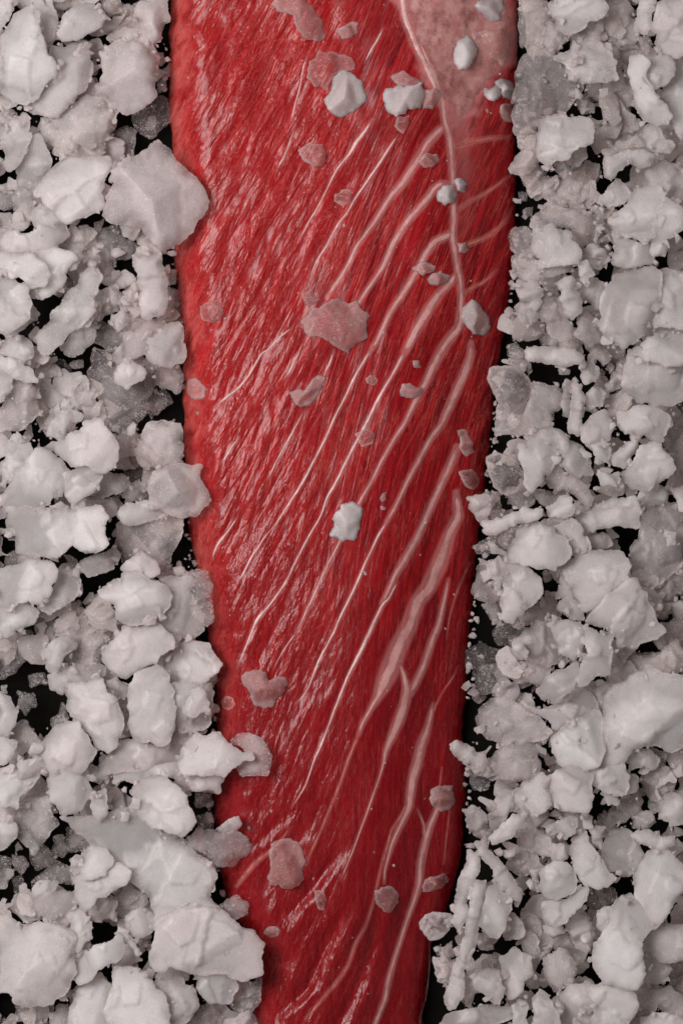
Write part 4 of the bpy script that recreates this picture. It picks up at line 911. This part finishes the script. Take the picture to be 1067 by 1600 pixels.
c45 400,350 460,330 450,400 420,410
f62 520,620 580,590 600,640 560,650
w08 235,10 310,30 300,80 250,80
#F1
t06 610,20 640,-30 800,-30 850,40 900,110 920,190 880,230 820,215 770,170 745,120 740,80 660,60|pinkish lump of ice frozen to the fillet at the top edge of the frame
t06 970,180 1000,150 1067,120 1100,130 1100,180 1010,215|small pink-tinted ice chip on the fillet, right of the lump at the top edge
t08 830,340 880,280 960,290 1060,320 1080,380 1000,400 950,430 930,500 860,480 810,430|thin clear film of ice on the fillet, touching the white chunk's upper left
t03 950,430 1000,395 1060,400 1120,450 1150,530 1110,590 1060,620 1010,655 950,620 910,550 950,500|white ice chunk standing on the fillet near the top, left of a double lump
t08 770,830 830,790 900,800 920,840 900,920 850,930 800,890|clear red-looking ice flake on the fillet's upper left, below the white chunk
t08 970,1080 1010,1050 1060,1060 1065,1110 1020,1140 970,1120|small clear ice chip on the fillet right of the thin white seam, upper half
#F2
t03 290,460 330,480 380,470 430,450 440,520 420,600 370,600 340,590 330,630 280,650 230,620 210,560 220,490|double lump of white ice on the fillet at the tip of the pink fat patch
t06 250,420 320,390 400,440 430,460 380,480 290,470
t05 430,500 500,485 545,515 520,550 480,600 430,600|small ice spur pointing right from the double white lump on the fillet
t02 620,230 680,180 720,230 725,310 690,370 630,390 595,340 600,290|white egg-shaped ice chip on the pink fat patch at the top right
t03 720,40 760,-10 870,-20 885,50 860,110 820,125 760,90 730,60|white rounded ice chip at the top edge on the pink fat patch
t07 690,190 790,165 860,150 940,180 950,230 910,280 890,340 870,370 820,330 770,290 730,270|glassy cluster of half-clear ice right of the egg-shaped chip on the fillet
t02 770,490 830,475 870,510 850,550 790,555 765,530|small white ice bead on the fillet's upper right, left of the bigger pale chip
t03 820,460 860,435 920,450 945,490 930,550 870,550 870,500|pale ice chip between the small white bead and the dull grey flake
t06 860,590 920,570 930,680 880,680
t07 410,900 450,850 510,850 520,890 480,930 430,930|half-clear ice chip on a pale seam just left of the central white line
t03 510,1060 540,1030 600,1020 620,1080 600,1130 550,1140 510,1115|small white ice cube sitting on the central white line of the fillet
t04 600,1000 640,985 685,1020 660,1070 620,1060|tiny pale ice chip joined to the right of the small white cube
t08 290,640 350,640 350,690 320,740 270,700
t05 620,1350 670,1340 690,1390 660,1410 630,1400|tiny pale ice crumb on the central white line below the small cube
#F3
t05 130,710 190,675 220,690 260,730 240,800 190,795 140,760|pale oval ice chip stuck on the fillet's left rim
t09 220,280 290,250 350,290 350,340 290,370 230,350|faint clear ice disc on the fillet's left side above the pale oval chip
t06 775,370 850,290 900,280 950,240 1040,260 1090,250 1160,330 1150,400 1150,450 1080,500 1050,540 990,510 960,490 900,450 830,450 800,420|largest frosty pink-tinted ice flake in the middle of the fillet
t08 790,210 840,185 885,240 840,280 800,250|small clear ice chip off the upper left of the largest frosty flake
t05 710,755 760,740 800,750 840,690 880,665 915,680 900,720 870,780 830,830 780,840 740,810|crescent-shaped ice flake on the fillet below the largest frosty flake
#F4
t06 440,70 470,50 520,30 570,60 560,85 500,110 470,90|left one of two touching ice chips on a seam below the central line's cube
t05 525,130 550,100 600,80 650,110 640,140 580,170 540,155|right one of two touching ice chips on a seam below the central line's cube
t04 720,290 770,235 810,260 830,300 870,340 875,390 840,440 790,440 750,400 705,350|knobbly pale ice lump at the lower end of the central white line
t05 370,750 390,710 430,705 495,735 470,780 420,790 380,780|bright-edged ice chip between two seams right of the crescent flake
t07 440,580 480,580 490,620 450,620
t08 180,680 210,660 250,690 230,720 190,710
t07 690,970 740,970 780,1030 780,1090 740,1115 700,1070|half-clear ice chip on the fillet's right slope near the glassy lump
t09 120,990 180,960 230,990 220,1040 160,1060
t06 260,1350 295,1310 295,1360 270,1370|sliver of ice just right of the white cube in the fillet's middle
t08 700,1200 780,1190 820,1240 780,1300 740,1280|clear ice chip on the fillet's right rim above the perched pale chunk
#F5
t02 870,0 900,-40 960,-55 1020,-15 1010,40 1005,90 970,160 900,160 840,130 860,80 850,40|brightest cube-like ice chunk standing on a seam in the middle of the fillet
t06 345,910 420,875 480,890 500,940 540,920 590,920 605,950 570,1020 530,1080 470,1100 420,1080 400,1010 350,950|pinkish butterfly-shaped ice flake on the fillet's lower left
t09 230,1050 260,1020 300,1030 310,1070 280,1100 240,1090|faint clear ice bead on the fillet left of the butterfly-shaped flake
#F7
t06 420,480 470,450 530,445 590,470 610,520 625,600 620,700 570,740 520,760 460,740 410,740 390,690 410,620 400,560|frosty pink tombstone-shaped ice flake on the fillet's lower third
t08 680,770 740,770 760,830 740,890 710,880 690,830|clear ice flake on the fillet below right of the tombstone-shaped flake
t06 360,1040 400,990 450,985 475,1010 460,1050 410,1065|small pink ice pebble at the fillet's lower left rim beside the soft-edged crust
#F8
t06 560,190 580,130 620,105 710,110 725,180 690,260 640,275 590,250|hexagonal ice flake alone on the fillet's lower right slope
t07 215,760 270,740 330,735 370,790 365,850 320,905 270,890 235,850|round pink ice flake on a seam in the fillet's lower part
t08 530,700 600,680 650,660 685,710 640,750 570,770 520,770|faint clear ice flake on the lower right slope above the bubbly bead
g85 500,970 530,920 600,900 690,910 710,950 680,1010 620,1070 560,1070 510,1010|bubbly pitted ice bead on the fillet's lower right rim
'''
pieces = []; crop = None
for ln in DATA.strip().splitlines():
    if ln[0] == '#': crop = ln[1:].strip(); continue
    parts = ln.split('|'); hd, *pts = parts[0].split()
    ox, oy, s = CROPS[crop]
    P = [(ox + s * float(p.split(',')[0]), oy + s * float(p.split(',')[1])) for p in pts]
    a = np.array(P); ar = 0.5 * abs(np.dot(a[:, 0], np.roll(a[:, 1], -1)) - np.dot(a[:, 1], np.roll(a[:, 0], -1)))
    pieces.append(dict(P=P, kind=hd[0], lev=int(hd[1]), clear=int(hd[2]), crop=crop, area=ar, c=a.mean(0), a=a,
                       label=parts[1].strip() if len(parts) > 1 else None, short=parts[2].strip() if len(parts) > 2 else None))
MAXI = 298
order = sorted(range(len(pieces)), key=lambda k: -pieces[k]['area'] - (1e6 if pieces[k]['label'] else 0) - (1e5 if pieces[k]['crop'][0] == 'F' else 0))
single = set(order[:MAXI])
LEV = 12.8
CLI = [0.04, 0.08, 0.16, 0.26, 0.40, 0.54, 0.64, 0.72, 0.80, 0.87]
CLT = [0.05, 0.08, 0.14, 0.26, 0.42, 0.58, 0.67, 0.76, 0.85, 0.91]
stuffV, stuffF, stuffC, stuffS = [], [], [], []; nv = 0
def add_stuff(V, T, C, smooth=True):
    global nv
    stuffV.append(V); stuffF.append(T + nv); stuffC.append(C); stuffS.append(np.full(len(T), smooth)); nv += len(V)
for k, p in enumerate(pieces):
    z0 = 4 + LEV * p['lev']
    if p['kind'] == 'g' and p['crop'] == 'F8': z0 = 70
    if p['kind'] in 'fw' and p['lev'] >= 3: z0 += (k * 7 % 5) - 2
    V_, T_, C_, A_, c_ = ice_mesh(p['P'], p['kind'], z0, (CLT if p['kind'] == 't' else CLI)[p['clear']], 1000 + k * 13, fine=1.7 if p['crop'] == 'F8' and p['kind'] == 'g' else 1.0)
    if k not in single: add_stuff(V_, T_, C_); continue
    nm = {'f': 'ice_flake', 'w': 'ice_flake', 'c': 'ice_chunk', 's': 'ice_stick', 'g': 'ice_lump', 't': 'ice_chip'}[p['kind']]
    cx, cy, cz = V_[:, 0].mean(), V_[:, 1].mean(), V_[:, 2].min()
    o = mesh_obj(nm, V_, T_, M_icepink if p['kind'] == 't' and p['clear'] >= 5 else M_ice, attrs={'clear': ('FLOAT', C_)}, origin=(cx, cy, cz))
    o['category'] = {'ice_flake': 'ice flake', 'ice_chunk': 'ice chunk', 'ice_stick': 'ice stick', 'ice_lump': 'ice lump', 'ice_chip': 'ice chip'}[nm]
    o['group'] = 'ice pieces scattered on the fillet' if p['crop'][0] == 'F' else ('ice pieces heaped left of the fillet' if p['crop'][0] == 'L' else 'ice pieces heaped right of the fillet')
    p['obj'] = o
# labels for the pieces without one of their own: look, then place beside a named neighbour
anchors = [p for p in pieces if p['short']]
def words(p):
    ev, vec = np.linalg.eigh(np.cov(p['a'].T)); el = math.sqrt(ev[1] / ev[0]); m = vec[:, 1]
    ang = math.degrees(math.atan2(-m[1], m[0])) % 180
    size = 'tiny' if p['area'] < 800 else 'small' if p['area'] < 2000 else 'medium' if p['area'] < 4500 else 'large'
    tone = ['white', 'white', 'pale', 'pale', 'greyish', 'grey', 'smoky', 'dim', 'dim', 'dark'][p['clear']]
    shp = ''
    if el > 1.75: shp = 'upright ' if 65 < ang < 115 else 'level ' if ang < 25 or ang > 155 else 'slanting '
    elif el < 1.2: shp = 'stubby '
    return size, tone, shp + {'f': 'ice flake', 'w': 'ice flake', 'c': 'ice chunk', 's': 'ice stick', 'g': 'ice lump', 't': 'ice chip'}[p['kind']]
todo = {}
for p in pieces:
    if 'obj' not in p: continue
    if p['label']: p['obj']['label'] = p['label']; continue
    side = p['crop'][0]
    best = min((q for q in anchors if q['crop'][0] == side), key=lambda q: np.hypot(*(q['c'] - p['c']))) if side in 'LR' else None
    size, tone, shp = words(p)
    if best is None:
        todo.setdefault((f'{size} clear {shp} on the fillet', 0), []).append((p['c'][1], p)); continue
    dx, dy = p['c'] - best['c']; an = math.degrees(math.atan2(-dy, dx)) % 360
    way = ['right of', 'above and right of', 'above', 'above and left of', 'left of', 'below and left of', 'below', 'below and right of'][int((an + 22.5) // 45) % 8]
    todo.setdefault((f'{size} {tone} {shp} {way} {best["short"]}', 1), []).append((math.hypot(dx, dy), p))
for (txt, kd), lst in todo.items():
    lst.sort(key=lambda t: t[0])
    for r, (_, p) in enumerate(lst):
        sfx = '' if len(lst) == 1 else (', ' + (['nearer', 'farther'] if len(lst) == 2 else ['nearest', 'second nearest', 'third nearest', 'fourth nearest', 'fifth nearest'])[r]) if kd else (', ' + ['highest', 'second', 'third', 'fourth', 'fifth', 'sixth'][r] + ' from top')
        p['obj']['label'] = txt + sfx
# crumbs and small chips between and under the pieces, and the heap beyond the frame
rng = np.random.default_rng(7)
def blob(x, y, r, rng, thin=None):
    m = rng.integers(5, 9); an = np.sort(rng.uniform(0, 2 * np.pi, m) * 0.35 + np.linspace(0, 2 * np.pi, m, endpoint=False)); el = rng.uniform(0.5, 1.0) if thin is None else rng.uniform(thin, 0.75); m = m if thin is None else 5; an = an[:m]; ro = rng.uniform(0, 3.14)
    rr = r * rng.uniform(0.75, 1.25, m); u = rr * np.cos(an); v = rr * np.sin(an) * el
    return [(x + a * math.cos(ro) - b * math.sin(ro), y + a * math.sin(ro) + b * math.cos(ro)) for a, b in zip(u, v)]
protos = []; splinters = []
def scatter(x, y, r, z, clear, kind, flat=1.0):
    # a few hundred ready shapes reused at random places and turns
    V_, T_, R0 = protos[rng.integers(len(protos)) if kind is None else kind]
    s = r / R0; a = rng.uniform(0, 6.28); ca, sa = math.cos(a) * s, math.sin(a) * s
    tx, ty = rng.uniform(-0.35, 0.35, 2)
    X = V_[:, 0] * ca - V_[:, 1] * sa; Y = V_[:, 0] * sa + V_[:, 1] * ca
    Z = V_[:, 2] * min(s, 1.4) + tx * X + ty * Y
    wx, wy, wz = to_world(x, y, z)
    add_stuff(np.stack([X + wx, Y + wy, Z + wz], 1), T_, np.full(len(V_), clear))
for k in range(70):
    kd = ['f', 'c', 'f', 'c', 's', 'w'][k % 6]; R0 = rng.uniform(11, 22)
    B = blob(533.5, 800, R0, rng, 0.4 if k >= 46 else None)
    if k >= 46: kd = 'f'; splinters.append(k)
    V_, T_, C_, _, _ = ice_mesh(B, kd, ZTOP, 0.3, 9000 + k, fine=0.8)
    V_ = V_ - np.array([0, 0, ZTOP * PX]); protos.append((V_, T_, R0))
def okxy(x, y, m):
    return x < eL(y) - m or x > eR(y) + m
HOLES = [(70,160,16),(215,205,36),(85,480,26),(125,550,34),(30,310,14),(250,640,22),(205,655,16),(150,880,22),(45,1065,34),(60,1110,28),(35,1345,46),(100,1300,26),(15,1565,22),(285,850,20),(322,1260,16),(335,1370,10),(280,230,14),(20,25,10),
         (915,235,12),(975,265,12),(815,350,18),(845,585,26),(885,650,14),(785,690,14),(752,950,26),(748,1020,26),(752,1090,24),(850,905,12),(755,1240,14),(765,1340,14),(940,1390,16),(700,1580,16),(818,1076,14)]
GG = 6.0
cov = np.zeros((int(1720 / GG), int(1190 / GG)))
cxg, cyg = np.meshgrid(np.arange(cov.shape[1]) * GG - 60, np.arange(cov.shape[0]) * GG - 60)
for p in pieces:                                   # how high the heap already stands
    if p['crop'][0] == 'F': continue
    x0, y0 = p['a'].min(0); x1, y1 = p['a'].max(0)
    m = (cxg > x0) & (cxg < x1) & (cyg > y0) & (cyg < y1)
    if m.any():
        v = cov[m]; cov[m] = np.where(inside_dist(cxg[m], cyg[m], p['P']) > 0, np.maximum(v, p['lev']), v)
cnt = 0; tries = 0
while cnt < 1700 and tries < 30000:                # chips in the gaps, dim and clear in the depth
    tries += 1
    x = rng.uniform(-55, 1122); y = rng.uniform(-55, 1655)
    top = cov[int((y + 60) / GG), int((x + 60) / GG)]
    r = rng.uniform(9, 26)
    hole = any((x - a) ** 2 + (y - b) ** 2 < (c * 1.15 + r * 0.6) ** 2 for a, b, c in HOLES)
    if not okxy(x, y, r * 0.9) or top >= 6: continue
    dk = min(abs(x - eL(y)), abs(x - eR(y)))
    if hole: lev = rng.uniform(0, 1.2); r *= 0.6; cl = rng.uniform(0.7, 0.9)
    elif rng.random() < 0.3: lev = rng.uniform(0.8, 3.2); cl = rng.uniform(0.45, 0.75)
    else: lev = min(5.4, max(top, 2.2) + rng.uniform(-0.4, 1.0)); r = rng.uniform(9, 28) if top < 5 else rng.uniform(5, 13); cl = rng.uniform(0.25, 0.6); lev -= 0.5
    if hole and rng.random() < 0.92: continue
    if dk < 30: lev = min(lev, 2.5)
    scatter(x, y, r, 2 + LEV * lev, cl, None); cnt += 1
small = []
for k in range(24):                                # grains of a few triangles
    m = 14; q = rng.normal(size=(m, 3)); q /= np.linalg.norm(q, axis=1)[:, None]; q *= rng.uniform(0.7, 1.2, (m, 1)) * np.array([1, rng.uniform(0.6, 1), rng.uniform(0.4, 0.8)])
    import bmesh
    bm = bmesh.new(); [bm.verts.new(v) for v in q]; r_ = bmesh.ops.convex_hull(bm, input=bm.verts)
    bmesh.ops.delete(bm, geom=list({g for g in r_['geom_unused'] + r_['geom_interior'] if isinstance(g, bmesh.types.BMVert)}), context='VERTS')
    bmesh.ops.triangulate(bm, faces=bm.faces); bm.verts.ensure_lookup_table(); bm.verts.index_update()
    small.append((np.array([v.co[:] for v in bm.verts]), np.array([[v.index for v in f.verts] for f in bm.faces], int))); bm.free()
def grain(x, y, z, r, clear):
    V_, T_ = small[rng.integers(24)]; a = rng.uniform(0, 6.28); ca, sa = math.cos(a), math.sin(a)
    wx, wy, wz = to_world(x, y, z); R_ = r * PX
    add_stuff(np.stack([(V_[:, 0] * ca - V_[:, 1] * sa) * R_ + wx, (V_[:, 0] * sa + V_[:, 1] * ca) * R_ + wy, V_[:, 2] * R_ + wz], 1), T_, np.full(len(V_), clear), False)
for p in pieces:                                   # slush packed round the feet and on the rims of the pieces
    if p['crop'][0] == 'F' or p['lev'] < 3: continue
    a = p['a']; b = np.roll(a, -1, 0); L_ = np.hypot(*(b - a).T)
    for q in range(int(L_.sum() / 14)):
        k = rng.choice(len(a), p=L_ / L_.sum()); t_ = rng.random(); x, y = a[k] + (b[k] - a[k]) * t_
        x += rng.normal() * 7; y += rng.normal() * 7
        if not okxy(x, y, 8) or any((x - a_) ** 2 + (y - b_) ** 2 < c_ * c_ for a_, b_, c_ in HOLES): continue
        grain(x, y, 4 + LEV * p['lev'] + rng.uniform(-10, 7), 1.7 + rng.exponential(2.4), rng.uniform(0.1, 0.5))
for k in range(420):                               # crumbs caught against the fillet's sides
    y = rng.uniform(0, 1600); lf = rng.random() < 0.5
    if vnoise(y / 60, 3.3 if lf else 8.8, 5) < -0.05: continue
    x = (eL(y) - rng.exponential(6)) if lf else (eR(y) + rng.exponential(7))
    grain(x, y, rng.uniform(10, 60), 2.0 + rng.exponential(2.6), rng.uniform(0.3, 0.75))
for k in range(150):                               # a few crumbs on the fillet itself
    x = rng.uniform(280, 790); y = rng.uniform(0, 1600)
    if okxy(x, y, -20): continue
    grain(x, y, zf(x, y) + 0.4, 1.0 + rng.exponential(0.9), rng.uniform(0.3, 0.85))
for p in pieces:                                   # splinters lying across the joints
    if p['crop'][0] == 'F' or p['lev'] < 4: continue
    a = p['a']; b = np.roll(a, -1, 0); L_ = np.hypot(*(b - a).T)
    for q in range(rng.poisson(L_.sum() / 130)):
        k = rng.choice(len(a), p=L_ / L_.sum()); x, y = a[k] + (b[k] - a[k]) * rng.random()
        if not okxy(x, y, 12) or any((x - a_) ** 2 + (y - b_) ** 2 < c_ * c_ for a_, b_, c_ in HOLES): continue
        scatter(x, y, rng.uniform(5, 14), 4 + LEV * p['lev'] + rng.uniform(-6, 6), rng.uniform(0.05, 0.45), rng.choice(splinters))
big = [p for p in pieces if p['crop'][0] in 'LR' and p['lev'] >= 6 and p['area'] > 2500]
for p in big:                                      # crumbs frozen onto the faces
    for q in range(rng.integers(0, 4)):
        a = p['a']; w = rng.dirichlet(np.ones(len(a)) * 0.7); x, y = w @ a
        if okxy(x, y, 6): scatter(x, y, rng.uniform(2.5, 6.5), 4 + LEV * p['lev'] + 7, rng.uniform(0.05, 0.5), None)
cnt = 0
while cnt < 900:                                   # outside the frame, so that the heap goes on
    x = rng.uniform(-260, 1327); y = rng.uniform(-170, 1770)
    if -25 < x < 1092 and -25 < y < 1625: continue
    r = rng.uniform(18, 52)
    if not okxy(x, y, r * 0.8): continue
    scatter(x, y, r, rng.uniform(0, 78), rng.uniform(0.05, 0.5), None); cnt += 1
so = mesh_obj('ice_crumbs', np.concatenate(stuffV), np.concatenate(stuffF), M_ice, smooth=np.concatenate(stuffS), attrs={'clear': ('FLOAT', np.concatenate(stuffC))})
so['kind'] = 'stuff'; so['label'] = 'small crumbs and deep chips of crushed ice filling the gaps'
